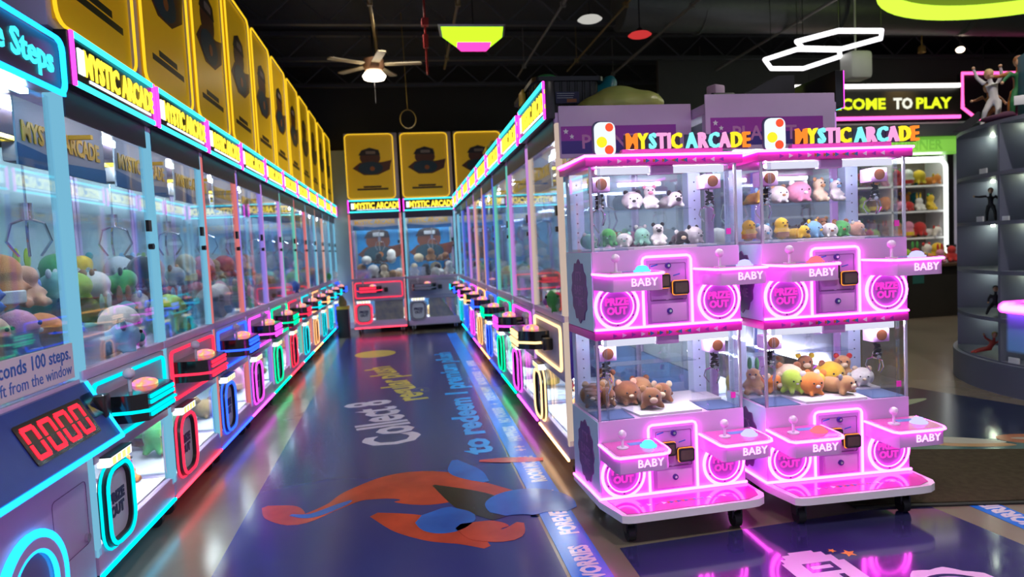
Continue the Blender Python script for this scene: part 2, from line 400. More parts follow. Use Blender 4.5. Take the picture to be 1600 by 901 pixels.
    MB().ringprism(circ(0, 0, 1.65, n), circ(0, 0, 1.40, n), .12, .16, 'z').build('inner_rim', 'black', t)
    MB().prism(circ(0, 0, 1.39, n), .10, .13, 'z').build('diffuser', E('white_diffuser', (1, .93, .90), 1.6), t)
    b = MB()
    for a in (20, 140, 260): b.tube([(1.5 * math.cos(math.radians(a)), 1.5 * math.sin(math.radians(a)), .15), (1.5 * math.cos(math.radians(a)), 1.5 * math.sin(math.radians(a)), .85)], .01, 5)
    b.build('hanger_wire', 'black', t)
    # added fill spotlights on the deck behind the photographer and along the aisle
    for k, (x, y, pw, l) in enumerate(((-.2, .2, 26, 'track spotlight over the near end of the aisle'), (1.7, .6, 26, 'track spotlight over the pink machine fronts'), (4.2, 3.6, 22, 'track spotlight over the curved display shelf'),
                                (0, 8.2, 20, 'track spotlight over the far end of the aisle'), (7.6, 7.9, 26, 'track spotlight over the prize counter'))):
        t = thing('added_spotlight', l, 'spotlight', (x, y, 4.45))
        MB().lathe([(.05, .2), (.07, .18), (.075, 0), (.06, .0), (.05, .05)]).cyl((0, 0, .18), (0, 0, .30), .015).build('housing', 'black', t)
        ld = bpy.data.lights.new('lamp', 'SPOT'); ld.energy = pw * 9; ld.spot_size = 2.3; ld.spot_blend = .8; ld.shadow_soft_size = .06; ld.color = (1, .92, .84)
        lo = bpy.data.objects.new('lamp', ld); COL.objects.link(lo); lo.parent = t; lo.location = (0, 0, -.02)
ceiling_stuff()

# ------------------------------------------------------------------ graphics on the floor
def floor_art():
    nav = M('navy_floor_vinyl', (.018, .016, .15), .2, spec=.35, var=.35, scale=1.2, c2=(.03, .045, .16))
    nav2 = M('violet_floor_vinyl', (.018, .008, .11), .12, var=.3, scale=1.5, coat=.7, c2=(.045, .05, .13))
    blu = M('sky_blue_floor_vinyl', (.010, .17, .75), .25, spec=.3, var=.15, scale=2); wht = M('white_floor_ink', (.62, .58, .70), .25, var=.05)
    yel = M('yellow_floor_ink', (.58, .50, .06), .25, var=.08); cyn = M('cyan_floor_ink', (.02, .32, .75), .25, var=.05)
    red = M('red_floor_ink', (.60, .06, .02), .22, var=.45, scale=5, c2=(.20, .012, .01)); blu2 = M('blue_paint_ink', (.01, .15, .60), .22, var=.4, scale=4, c2=(.004, .03, .22))
    MAT.update(fl_w=wht, fl_y=yel, fl_c=cyn, fl_l=M('lilac_floor_ink', (.62, .42, .66), .25, var=.04), fl_o=M('orange_floor_ink', (.75, .32, .05), .25, var=.04), fl_bw=M('pale_blue_floor_ink', (.35, .5, .75), .25, var=.05))
    t = thing('floor_mural', 'long navy floor graphic down the aisle with slogans and red and blue paint splashes', 'floor graphic')
    MB().prism([(-.92, 1.2), (.60, 1.2), (.60, 11.8), (-1.12, 11.8)], .0005, .0015, 'z').build('vinyl_sheet', nav, t)
    def ft(s, size, x, y, deg, m, bold=.0, xs=1., sp=1.): link('lettering', textmesh(s, size, .0004, bold, 'LEFT', m, sp, xs), t, None, (x, y, .0022), (0, 0, math.radians(deg)))
    ft('Collect 8', .60, .04, 5.05, 101, 'fl_w', .016, .72); ft('regular plush', .46, .12, 6.50, 101.5, 'fl_y', .014, .90)
    ft('to redeem 1 premium plush', .30, .51, 4.60, 90, 'fl_c', .012, 1.42)
    MB().prism([(-.53 + .29 * math.cos(a * PI / 12), 9.75 + .34 * math.sin(a * PI / 12)) for a in range(24)], .0016, .0024, 'z').build('yellow_oval', yel, t)
    def stroke(path, name, m, z=.0016):
        """a tapering brush stroke lying on the sheet"""
        L, Rr = [], []
        q_ = [path[0]] + list(path) + [path[-1]]; path = []
        for i in range(1, len(q_) - 2):
            for k in range(7):
                u = k / 7; a, b_, c, d = q_[i - 1], q_[i], q_[i + 1], q_[i + 2]
                path.append(tuple(.5 * ((2 * b_[j]) + (c[j] - a[j]) * u + (2 * a[j] - 5 * b_[j] + 4 * c[j] - d[j]) * u * u + (3 * b_[j] - a[j] - 3 * c[j] + d[j]) * u ** 3) for j in range(3)))
        path.append(q_[-1]); path = [(x, y, max(.004, v)) for x, y, v in path]
        n = len(path)
        for i, (x, y, wd) in enumerate(path):
            a = path[max(i - 1, 0)]; c = path[min(i + 1, n - 1)]
            dx, dy = c[0] - a[0], c[1] - a[1]; q = math.hypot(dx, dy) or 1
            L.append((x - dy / q * wd, y + dx / q * wd)); Rr.append((x + dy / q * wd, y - dx / q * wd))
        MB().prism(L + Rr[::-1], z, z + .0008, 'z').build(name, m, t)
    stroke([(-.89, 3.97, .02), (-.78, 3.86, .10), (-.66, 3.72, .07), (-.5, 3.86, .06), (-.36, 4.02, .12), (-.1, 4.1, .25), (.12, 3.98, .26), (.34, 3.88, .13), (.56, 3.72, .05)], 'red_splash', red)
    stroke([(-.26, 3.68, .03), (-.08, 3.52, .11), (.06, 3.36, .10), (.2, 3.26, .08), (.3, 3.12, .02)], 'red_splash', red)
    stroke([(.18, 3.40, .03), (.3, 3.32, .12), (.42, 3.24, .08), (.50, 3.36, .02)], 'red_splash', red, .0026)
    stroke([(-.72, 3.80, .01), (-.60, 3.76, .032), (-.46, 3.87, .03), (-.40, 3.93, .008)], 'blue_splash', blu2, .0026)
    stroke([(-.02, 3.55, .05), (.06, 3.52, .15), (.15, 3.50, .17), (.24, 3.50, .10), (.28, 3.5, .03)], 'blue_splash', blu2, .0026)
    stroke([(.40, 3.50, .05), (.48, 3.58, .18), (.60, 3.62, .21), (.72, 3.56, .15), (.8, 3.46, .04)], 'blue_splash', blu2, .0038)
    stroke([(.24, 4.50, .02), (.27, 4.30, .09), (.33, 4.16, .08), (.40, 4.02, .02)], 'blue_splash', blu2, .0026)
    stroke([(.40, 4.43, .02), (.56, 4.40, .05), (.72, 4.36, .05), (.82, 4.34, .03)], 'red_splash', red, .0040)
    stroke([(.08, 4.05, .01), (.3, 3.72, .13), (.42, 3.45, .06)], 'dark_splash', M('near_black_floor_ink', (.008, .006, .01), .2, var=.1), .0025)
    # blue slogan strip
    s = thing('floor_slogan_strip', 'narrow bright blue floor strip with white slogan beside the aisle graphic', 'floor graphic')
    MB().prism([(.62, 1.2), (.80, 1.2), (.76, 11.6), (.60, 11.6)], .0006, .0030, 'z').build('vinyl_sheet', blu, s)
    y = 1.35
    for i, wd in enumerate(('HAPPY', 'NO', 'WORRIES', 'FOREVER HAPPY', 'ROOM MORE', '+ +', 'HAPPINESS', 'NO WORRIES', '+', 'FOREVER HAPPY', 'NO MORE WORRIES', '+ +', 'HAPPINESS')):
        me = textmesh(wd, .125, .0003, .006, 'LEFT', 'fl_w' if y < 4.8 else 'fl_bw', 1, .68)
        wdt = max(v.co.x for v in me.vertices)
        if wd == 'WORRIES': y = 2.66
        link('lettering', me, s, None, (.757, y, .0034), (0, 0, PI / 2)); y += wdt + .13
    # graphic in front of the pink machines
    f = thing('floor_graphic', 'violet floor graphic with white pixel shape and two orange stars before the pink machines', 'floor graphic')
    MB().prism([(.90, .4), (2.62, .4), (2.62, 2.54), (2.56, 3.06), (.90, 2.95)], .0005, .0016, 'z').build('vinyl_sheet', nav2, f)
    steps = [(1.52, 1.9), (1.52, 2.62), (1.535, 2.62), (1.535, 2.655), (1.56, 2.655), (1.56, 2.69), (1.60, 2.69), (1.60, 2.71), (1.715, 2.71), (1.715, 2.69), (1.75, 2.69), (1.75, 2.655), (1.775, 2.655), (1.775, 2.60), (1.80, 2.60), (1.80, 1.9)]
    MB().prism(steps, .0017, .0024, 'z').build('pixel_shape', MAT['fl_l'], f)
    MB().ringprism([(1.60, 2.52), (1.735, 2.52), (1.735, 2.60), (1.60, 2.60)], [(1.62, 2.545), (1.715, 2.545), (1.715, 2.575), (1.62, 2.575)], .0025, .0031, 'z').prism([(1.60, 2.42), (1.725, 2.42), (1.725, 2.49), (1.70, 2.49), (1.70, 2.445), (1.60, 2.445)], .0025, .0031, 'z').build('pixel_digit', nav2, f)
    MB().prism(star(1.855, 2.645, .035, a0=20), .0017, .0024, 'z').build('orange_star', MAT['fl_o'], f)
    MB().prism(star(1.80, 2.685, .02, a0=40), .0017, .0024, 'z').build('orange_star', MAT['fl_o'], f)
    sc_ = []
    for k in range(40):
        a = 2 * PI * k / 40; q = 1 + .05 * math.cos(10 * a); sc_.append((2.07 + .22 * q * math.cos(a), 2.22 + .22 * q * math.sin(a)))
    MB().prism(sc_, .0017, .0024, 'z').build('scalloped_badge', MAT['fl_l'], f)
    MB().ringprism(circ(2.07, 2.22, .17, 32), circ(2.07, 2.22, .15, 32), .0025, .003, 'z').build('badge_ring', nav2, f)
    s = thing('floor_slogan_strip', 'short bright blue floor strip with white slogan at the front edge of the brown mat', 'floor graphic')
    MB().prism([(2.75, 3.04), (2.90, 3.04), (2.95, 1.4), (2.80, 1.4)], .0005, .0016, 'z').build('vinyl_sheet', blu, s)
    link('lettering', textmesh('NO MORE WORRIES', .125, .0003, .006, 'RIGHT', 'fl_w', 1, .7), s, None, (2.885, 3.0, .002), (0, 0, PI / 2))
    # brown mat, then the beach graphic behind it
    mm = M('brown_olive_carpet', (.075, .062, .035), .95, var=.3, scale=30, bump=.6, spec=.1, bscale=220)
    t = thing('floor_mat', 'brown olive carpet mat right of the pink machines', 'mat')
    MB().prism([(2.2, 3.10), (4.9, 2.55), (4.9, 3.25), (3.1, 3.80), (2.2, 3.95)], .001, .014, 'z').build('mat_pile', mm, t)
    MB().prism([(2.2, 3.10), (4.9, 2.55), (4.9, 2.52), (2.2, 3.07)], .001, .010, 'z').build('mat_edge', 'rubber', t)
    g = thing('floor_graphic', 'dark blue floor graphic with painted surfboards behind the brown mat', 'floor graphic')
    deep = M('deep_blue_floor_vinyl', (.018, .026, .075), .16, var=.3, scale=1.5); teal = M('teal_floor_ink', (.05, .14, .13), .2, var=.3, scale=3)
    MB().prism([(2.75, 5.15), (2.75, 4.0), (3.1, 3.82), (4.9, 3.27), (4.9, 3.9), (4.4, 5.35), (3.6, 5.6)], .0005, .0015, 'z').build('vinyl_sheet', deep, g)
    MB().prism([(2.8, 3.98), (3.1, 3.84), (4.85, 3.30), (4.85, 3.46), (3.6, 3.95), (3.4, 4.25), (2.8, 4.45)], .0016, .0022, 'z').build('teal_area', teal, g)
    cream = M('cream_floor_ink', (.42, .42, .34), .3, var=.1); tan = M('tan_floor_ink', (.45, .25, .10), .3, var=.1); rus = M('rust_floor_ink', (.40, .13, .05), .3, var=.1)
    def board(cx, cy_, L, W, deg, m, nm, z):
        pts = []
        for k in range(28):
            a = 2 * PI * k / 28; c, s_ = math.cos(a), math.sin(a)
            u = L * c; v = W * s_ * (1 - .35 * c); r = math.radians(deg)
            pts.append((cx + u * math.cos(r) - v * math.sin(r), cy_ + u * math.sin(r) + v * math.cos(r)))
        MB().prism(pts, z, z + .0006, 'z').build(nm, m, g)
    board(3.56, 3.83, .27, .075, -25, tan, 'tan_board', .0024); board(3.58, 3.885, .24, .07, -25, cream, 'cream_board', .0032)
    board(4.12, 3.74, .34, .11, -22, rus, 'striped_board', .0024); board(4.09, 3.76, .22, .025, -22, cream, 'board_stripe', .0032)
    board(3.72, 4.85, .5, .10, 12, M('pale_green_floor_ink', (.28, .33, .2), .3, var=.1), 'pale_streak', .0024)
floor_art()

# ------------------------------------------------------------------ the tall claw machines of both rows and the end wall
# local frame: x to the viewer's right along the front, y into the machine, z up; colours come from the NEON/POST slots
W_, D_ = .94, .84
def make_claw_machine(end_panel=False):
    t = thing('claw_machine', 'proto', 'claw machine')
    x0, x1 = .005, W_ - .005
    b = MB(); b.box(x0, 0, .125, x1, D_, .245, .008); b.build('base_frame', 'lav', t)
    for x in (.09, W_ - .09):
        for y in (.08, D_ - .10):
            c = MB(); c.box(x - .035, y - .035, .105, x + .035, y + .035, .1255); c.box(x - .028, y - .03, .05, x - .02, y + .03, .11); c.box(x + .02, y - .03, .05, x + .028, y + .03, .11)
            k = c.build('caster', 'chrome', t)
            MB().tube([(x - .018, y, .04), (x + .018, y, .04)], .04, 14).build('wheel', 'rubber', k)
    MB().box(x0 + .005, -.008, .112, x1 - .005, .004, .1245).build('base_neon', 'under_cyan', t)
    b = MB()
    b.box(x0 + .03, D_ - .03, .20, x1 - .03, D_ - .01, 2.10)
    b.build('back_panel', 'backpanel', t)
    for x in (x0, x1 - .036):
        b = MB(); b.box(x, .0, .20, x + .036, .036, 2.14, .006); b.build('corner_post', 'post_cyan', t)
        b = MB(); b.box(x, D_ - .04, .20, x + .036, D_, 2.14, .004); b.build('rear_post', 'lav', t)
    # lower bay
    b = MB(); b.box(x0 + .036, .012, .245, x1 - .036, .018, .591); b.build('lower_pane', 'glass', t)
    b = MB(); b.box(x0 + .012, .04, .20, x0 + .018, D_ - .04, .62); b.box(x1 - .018, .04, .20, x1 - .012, D_ - .04, .62); b.build('lower_side_pane', 'glass', t)
    MB().box(x0 + .036, .03, .245, x1 - .036, D_ - .03, .255).build('lower_floor', 'whitefloor', t)
    MB().box(x0 + .04, D_ - .05, .30, x1 - .04, D_ - .032, .60).build('lower_poster', 'poster', t)
    MB().box(x0, -.002, .957, x1, .04, 1.0, .004).build('sill_rail', 'lav', t)
    MB().box(x0 + .05, .058, .600, x1 - .05, .085, .612).build('lower_light', 'led', t)
    # outlet: loop of neon around a flap, set in front of the pane
    o = MB(); P = rr(.055, .215, .315, .545, .085, 5)
    o.tube([(x, -.034, z) for x, z in P], .0095, 6, True)
    ring = o.build('outlet_ring', 'cyan', t)
    MB().ringprism(rr(.044, .204, .326, .556, .09, 5), rr(.074, .234, .296, .526, .07, 5), -.032, .004).build('outlet_rim', 'black', ring)
    MB().tube([(x, -.012, z) for x, z in rr(.034, .194, .336, .566, .095, 5)], .006, 6, True).build('outlet_back_neon', 'cyan', ring)
    MB().prism(rr(.07, .23, .30, .53, .075, 5), -.012, -.004).build('outlet_flap', 'frost', ring)
    wtext('PRIZE', .062, .185, -.013, .385, 'ink', ring, bold=.004); wtext('OUT', .062, .185, -.013, .325, 'ink', ring, bold=.004)
    l = MB(); l.box(.07, -.045, .565, .305, .008, .605, .004); lab = l.build('outlet_sign', 'wlabel', t)
    for k in range(4): MB().box(.10 + .05 * k, -.0475, .570, .13 + .05 * k, -.0452, .600).build('sign_stripe', 'ylabel', lab)
    MB().box(.075, -.048, .606, .305, .01, .612).build('sign_hood', 'black', lab)
    # control panel with its neon outline
    b = MB(); b.box(x0 + .02, -.004, .592, x1 - .02, .05, .955, .006); b.build('control_panel', 'lavgrey', t)
    fr = rr(.055, .655, W_ - .06, .925, .03, 3)
    MB().tube([(x, -.012, z) for x, z in fr], .0095, 6, True).build('control_neon', 'cyan', t)
    # console juts out over the outlet
    pl = [(.09, 0), (.52, 0), (.52, -.10), (.44, -.20), (.12, -.20), (.09, -.14)]
    c = MB(); c.prism(pl, .745, .865, 'z'); con = c.build('console', 'blackgl', t)
    pl2 = [(.085, .002), (.09, -.142), (.118, -.205), (.442, -.205), (.526, -.102), (.526, .002)]
    MB().tube([(x, y, .790) for x, y in pl2], .0085, 6).build('console_neon', 'cyan', con)
    n = MB()
    for z in (.768, .822, .846): n.box(.14, -.2085, z - .008, .43, -.2005, z + .008)
    n.build('console_front_neon', 'cyan', con)
    MB().cyl((.20, -.10, .865), (.20, -.10, .925), .008, n=10).ell((.20, -.10, .945), .026).build('joystick', 'joyacry', con)
    MB().lathe([(.055, 0), (.055, .012), (.045, .022), (.02, .03), (.004, .032)], (.37, -.10, .865)).build('push_button', 'glowbutton', con)
    MB().box(.56, -.07, .75, .63, -.005, .83, .01).build('card_reader', 'black', t)
    # window
    MB().box(x0 + .036, .012, .955, x1 - .036, .018, 2.13).build('front_pane', 'glass', t)
    for x in (x0 + .012, x1 - .018): MB().box(x, .04, .955, x + .006, D_ - .04, 2.10).build('side_pane', 'glass', t)
    MB().cyl((x1 - .06, -.012, 1.52), (x1 - .06, .012, 1.52), .016, n=10).box(x1 - .09, -.006, 1.60, x1 - .05, .011, 1.66).build('door_lock', 'black', t)
    MB().box(x0 + .036, .05, .945, x1 - .036, D_ - .03, .972).build('play_floor', 'whitefloor', t)
    ch = MB(); ch.ringprism(rr(.05, .05, .36, .32, .01, 1), rr(.056, .056, .354, .314, .01, 1), .972, 1.16, 'z'); ch.build('prize_chute', 'acry', t)
    bb = MB(); bb.box(x0 + .06, .20, 1.86, x1 - .06, .208, 2.139); brd = bb.build('inner_board', 'boardgrey', t)
    MB().prism([(x0 + .06, 1.86), (x1 - .06, 1.86), (x1 - .06, 1.93), (.45, 1.91), (x0 + .06, 1.95)], .197, .1995).build('board_wave', 'poster', brd)
    wtext('MYSTIC ARCADE', .115, .455, .196, 1.965, 'yprint', brd, bold=.004, xs=.82)
    g = MB(); g.box(x0 + .05, .40, 2.02, x1 - .05, .425, 2.04); g.box(.50, .10, 2.03, .525, D_ - .06, 2.05); ga = g.build('crane_rail', 'yrail', t)
    MB().box(.46, .36, 1.93, .57, .47, 2.02, .01).build('crane_motor', 'steel', ga)
    cl = MB(); cl.cyl((.515, .415, 1.93), (.515, .415, 1.72), .006, n=6); cl.cyl((.515, .415, 1.66), (.515, .415, 1.74), .028, n=10)
    for k in range(3):
        a = 2 * PI * k / 3 + .5; c_, s_ = math.cos(a), math.sin(a)
        cl.tube([(.515, .415, 1.67), (.515 + .075 * c_, .415 + .075 * s_, 1.64), (.515 + .10 * c_, .415 + .10 * s_, 1.56), (.515 + .05 * c_, .415 + .05 * s_, 1.49)], .007, 5)
    cl.build('claw', 'chrome', ga)
    # top
    b = MB(); b.box(x0, .0, 2.14, x1, D_, 2.20, .006); top = b.build('top_housing', 'lav', t)
    MB().box(.10, .26, 2.112, W_ - .10, .30, 2.138).build('light_bar', 'led', top); MB().box(.10, .012, 2.12, W_ - .10, .022, 2.136).build('light_bar', 'ledsoft', top); MB().box(x0 + .036, -.004, 2.045, x1 - .036, .008, 2.164).build('valance', 'plum', top)  # soft bar behind the valance is an added lamp that lights the board
    h = MB(); h.box(x0, -.05, 2.165, x1, .005, 2.385, .006); hd = h.build('header_sign', 'black', t)
    for x in (x0 + .012, x1 - .030): MB().box(x, -.062, 2.165, x + .018, -.051, 2.385).build('end_neon', 'magenta_end', hd)
    n = MB()
    for z in (2.375, 2.176): n.box(.04, -.062, z - .011, W_ - .04, -.051, z + .011)
    n.build('edge_neon', 'cyan_hdr', hd)
    MB().box(.075, -.058, 2.225, .125, -.0505, 2.33).build('lit_block', 'wlit', hd)
    wtext('MYSTIC ARCADE', .145, .525, -.053, 2.232, 'ytext', hd, bold=.006, xs=.725)
    MB().box(.17, -.056, 2.207, .86, -.0505, 2.219).build('lit_line', 'wlit', hd)
    return t
MAT['dim'] = MAT['lavgrey']; MAT['under_dim'] = MAT['lavgrey']; MAT['post_dim'] = MAT['post_cyan']
MAT['magenta_end'] = E('magenta_end_neon', (1, .05, .80), 2.2)
MAT['cyan_hdr'] = E('cyan_header_neon', (.05, .85, .95), 1.6)
def glowbutton():
    m, nt, out = _nt('rainbow_button'); N = nt.nodes.new
    tc = N('ShaderNodeTexCoord'); nz = N('ShaderNodeTexNoise'); nz.inputs['Scale'].default_value = 14
    r = N('ShaderNodeValToRGB'); e = N('ShaderNodeEmission'); e.inputs[1].default_value = 1.4
    el = r.color_ramp.elements; el[0].position = .3; el[0].color = (.02, .9, .35, 1); el[1].position = .7; el[1].color = (.25, .1, 1, 1)
    x = el.new(.48); x.color = (1, .3, .15, 1)
    nt.links.new(tc.outputs['Object'], nz.inputs['Vector']); nt.links.new(nz.outputs['Fac'], r.inputs[0]); nt.links.new(r.outputs[0], e.inputs[0]); nt.links.new(e.outputs[0], out.inputs['Surface'])
    MAT['glowbutton'] = m
glowbutton()
MAT['joyacry'] = M('milky_clear_ball', (.75, .70, .85), .12, spec=.8)
CLAW = make_claw_machine()
def place_claw(first, loc, rz, label, group, colour, posts=None):
    over = {}
    if colour != 'cyan': over[MAT['cyan'].name] = MAT[colour]; over[MAT['under_cyan'].name] = MAT['under_' + colour]
    over[MAT['post_cyan'].name] = MAT['post_' + (posts or colour)]
    o = copy_tree(CLAW, None, over)
    o.location = loc; o.rotation_euler = (0, 0, rz); tag(o, label, 'claw machine', group)
    return o
ORD = ['first', 'second', 'third', 'fourth', 'fifth', 'sixth', 'seventh', 'eighth', 'ninth', 'tenth', 'eleventh']
LEFT_N, LX, LY0, LP = 11, -1.35, 2.99, .945
LCOL = ['cyan', 'red', 'blue', 'magenta', 'green', 'red', 'cyan', 'orange', 'cyan', 'cyan', 'blue']
LPOST = ['cyan', 'cyan', 'red', 'violet', 'magenta', 'green', 'red', 'cyan', 'orange', 'cyan', 'cyan']
CN = dict(cyan='cyan', red='red', blue='blue', magenta='magenta', green='green', orange='orange', violet='violet', warm='amber')
left_machines, right_machines, rear_machines = [], [], []
for i in range(LEFT_N):
    left_machines.append(place_claw(0, (LX, LY0 + LP * i, 0), PI / 2, 'claw machine with %s neon, %s past the step-counting game' % (CN[LCOL[i]], ORD[i]), 'claw machines of the aisle row by the step game', LCOL[i], LPOST[i]))
RX, RY0, RP = .90, 3.90, 1.0
RCOL = ['warm', 'magenta', 'green', 'blue', 'orange', 'magenta', 'blue', 'cyan']
for i in range(8):
    right_machines.append(place_claw(0, (RX, RY0 + W_ + RP * i, 0), -PI / 2, 'claw machine with %s neon, %s from the pink machines along their aisle row' % (CN[RCOL[i]], ORD[i]), 'claw machines of the aisle row by the pink machines', RCOL[i], 'warm' if i == 0 else RCOL[i]))
for i, (x, c, pc, l) in enumerate(((-1.0, 'red', 'red', 'claw machine with red neon at the end wall, next to the bin'), (-.04, 'dim', 'cyan', 'claw machine with grey console in the middle of the end wall'), (.92, 'cyan', 'cyan', 'claw machine at the end wall partly behind the aisle row'))):
    m = place_claw(0, (x, 12.2, 0), 0, l, 'claw machines along the end wall', c, pc); rear_machines.append(m)
# prints on the end walls of the rear machines
def bearprint(parent, cx, y, cz, s, cap='greyprint'):
    """plain abstract rounded emblem: cap band, brown round, teal lower body, brown corner, dot"""
    b = MB(); b.prism([(cx + s * .30 * math.cos(a * PI / 10), cz + .12 * s + s * .24 * math.sin(a * PI / 10)) for a in range(20)], y - .0015, y); b.build('emblem_round', 'brownprint', parent)
    MB().prism([(cx - .52 * s, cz - .20 * s), (cx - .3 * s, cz - .02 * s), (cx + .34 * s, cz - .02 * s), (cx + .62 * s, cz + .04 * s), (cx + .55 * s, cz - .26 * s), (cx + .2 * s, cz - .42 * s), (cx - .2 * s, cz - .42 * s)], y - .003, y - .0016).build('emblem_lower', 'brownprint', parent)
    MB().prism([(cx + s * .36 * math.cos(a * PI / 10), cz - .20 * s + s * .20 * math.sin(a * PI / 10)) for a in range(20)], y - .0045, y - .0031).build('emblem_body', 'tealprint', parent)
    MB().prism([(cx - .34 * s, cz + .20 * s), (cx + .30 * s, cz + .20 * s), (cx + .26 * s, cz + .36 * s), (cx, cz + .44 * s), (cx - .24 * s, cz + .36 * s)], y - .0045, y - .0031).build('emblem_cap', 'darkprint', parent)
    MB().prism(rr(cx - .12 * s, cz + .24 * s, cx + .16 * s, cz + .33 * s, .02 * s, 2), y - .006, y - .0046).build('emblem_badge', cap, parent)
    MB().prism(circ(cx + .05 * s, cz - .22 * s, .07 * s, 14), y - .006, y - .0046).build('emblem_dot', 'orangeprint', parent)
for m in rear_machines:
    w_ = MB(); w_.box(.08, D_ - .06, 1.0, W_ - .08, D_ - .045, 1.95); pn = w_.build('back_print', M('bright_blue_print', (.02, .25, .60), .4, var=.25, scale=4), m)
    bearprint(pn, W_ / 2, D_ - .061, 1.58, .75, 'labelw')
    w_ = MB(); w_.box(.38, .02, .22, W_ - .06, .028, .60); pn = w_.build('lower_print', 'toyprint', m)

# hollow-cheeked details only the near row end shows: side print and violet strip on the nearest machine of the row by the pink machines
def end_side(m, zlo):
    x = W_ - .004
    b = MB(); b.box(x, .02, 1.93, x + .012, D_, 2.235, .004); sp = b.build('end_top_panel', 'lav', m)
    # printed band: magenta over navy with letters and stars, facing out of the row end
    R90 = (PI / 2, 0, PI / 2)
    b = MB(); b.box(x + .0122, .03, 2.03, x + .0135, D_ - .1, 2.115); b.build('end_print', 'purpst', sp)
    b = MB(); b.box(x + .0122, .03, 1.955, x + .0135, D_ - .1, 2.03); b.build('end_print_band', 'navy', sp)
    link('lettering', textmesh('PLANET', .115, .0006, .002, 'LEFT', 'prizelet_dull'), sp, None, (x + .0138, .15, 1.985), R90)
    for y, z, r in ((.06, 2.085, .018), (.095, 2.055, .016)):
        MB().prism(star(y, z, r), x + .0136, x + .0145, 'x').build('star_print', 'labelw', sp)
    MB().box(x, .03, .62, x + .010, .22, .955).build('end_violet_panel', 'navy', m)
    MB().box(x, .03, .13, x + .008, D_ - .02, .2).build('end_base_panel', 'lav', m)
    return sp
MAT['prizelet_dull'] = M('dull_pink_letter', (.55, .22, .50), .4, var=.05)
end_side(right_machines[0], 0)
# the row standing back to back with it: only its end and top show over the pink machines
back_machines = []
for i in range(3):
    m = place_claw(0, (2.586, 3.72 + LP * i, 0), PI / 2, 'claw machine of the hidden far row, %s behind the right pink machine' % ('directly' if i == 0 else ORD[i] + ' one'), 'claw machines of the hidden far row', ['magenta', 'blue', 'green'][i])
    back_machines.append(m)
def end_side_left(m):
    x = .004
    b = MB(); b.box(x - .012, .02, 1.93, x, D_, 2.25, .004); sp = b.build('end_top_panel', 'lav', m)
    RM = (PI / 2, 0, -PI / 2)
    MB().box(x - .0135, .1, 2.03, x - .0122, D_ - .03, 2.115).build('end_print', 'purpst', sp)
    MB().box(x - .0135, .1, 1.955, x - .0122, D_ - .03, 2.03).build('end_print_band', 'navy', sp)
    link('lettering', textmesh('PLANET', .115, .0006, .002, 'LEFT', 'prizelet_dull'), sp, None, (x - .0138, D_ - .16, 1.985), RM)
    for y, z, r in ((D_ - .06, 2.085, .018), (D_ - .095, 2.055, .016)):
        MB().prism(star(y, z, r), x - .0145, x - .0136, 'x').build('star_print', 'labelw', sp)
end_side_left(back_machines[0])
def remove_tree(o):
    for c in list(o.children): remove_tree(c)
    bpy.data.objects.remove(o)
LABELS.pop('proto', None)
remove_tree(CLAW)

# ------------------------------------------------------------------ yellow light boxes on top of the rows
def make_lightbox():
    t = thing('light_box', 'proto', 'light box')
    b = MB(); b.box(.01, .05, 2.20, W_ - .01, .33, 2.40, .006); b.build('box_base', 'lavgrey', t)
    H0, H1 = 2.40, 3.66
    b = MB(); b.box(.01, 0.02, H0, W_ - .01, .33, H1, .01); bx = b.build('box_frame', 'lavgrey', t)
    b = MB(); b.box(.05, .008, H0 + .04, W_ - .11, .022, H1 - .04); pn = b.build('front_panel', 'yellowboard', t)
    MB().tube([(x, -.004, z) for x, z in rr(.030, H0 + .022, W_ - .085, H1 - .025, .07, 4)], .008, 6, True).build('edge_neon', 'yneon', t)
    bearprint(pn, W_ / 2 - .02, .007, 3.12, .60)
    MB().prism([(.20, 2.585), (.74, 2.585), (.74, 2.62), (.20, 2.62)], .006, .0075).build('caption_bar', 'darkprint', pn)
    MB().prism([(.31, 2.63), (.62, 2.63), (.62, 2.665), (.31, 2.665)], .006, .0075).build('caption_bar', 'darkprint', pn)
    return t
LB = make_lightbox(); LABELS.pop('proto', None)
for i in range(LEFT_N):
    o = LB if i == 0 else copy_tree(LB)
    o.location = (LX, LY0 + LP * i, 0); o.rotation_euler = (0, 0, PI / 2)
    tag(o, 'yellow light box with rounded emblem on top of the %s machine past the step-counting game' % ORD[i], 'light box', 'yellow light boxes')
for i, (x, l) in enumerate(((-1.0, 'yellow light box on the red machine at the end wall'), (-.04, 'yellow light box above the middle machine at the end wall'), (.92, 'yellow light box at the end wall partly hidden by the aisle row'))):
    o = copy_tree(LB); o.location = (x, 12.2, .151); o.scale = (1, 1, .931); o.rotation_euler = (0, 0, 0); tag(o, l, 'light box', 'yellow light boxes')

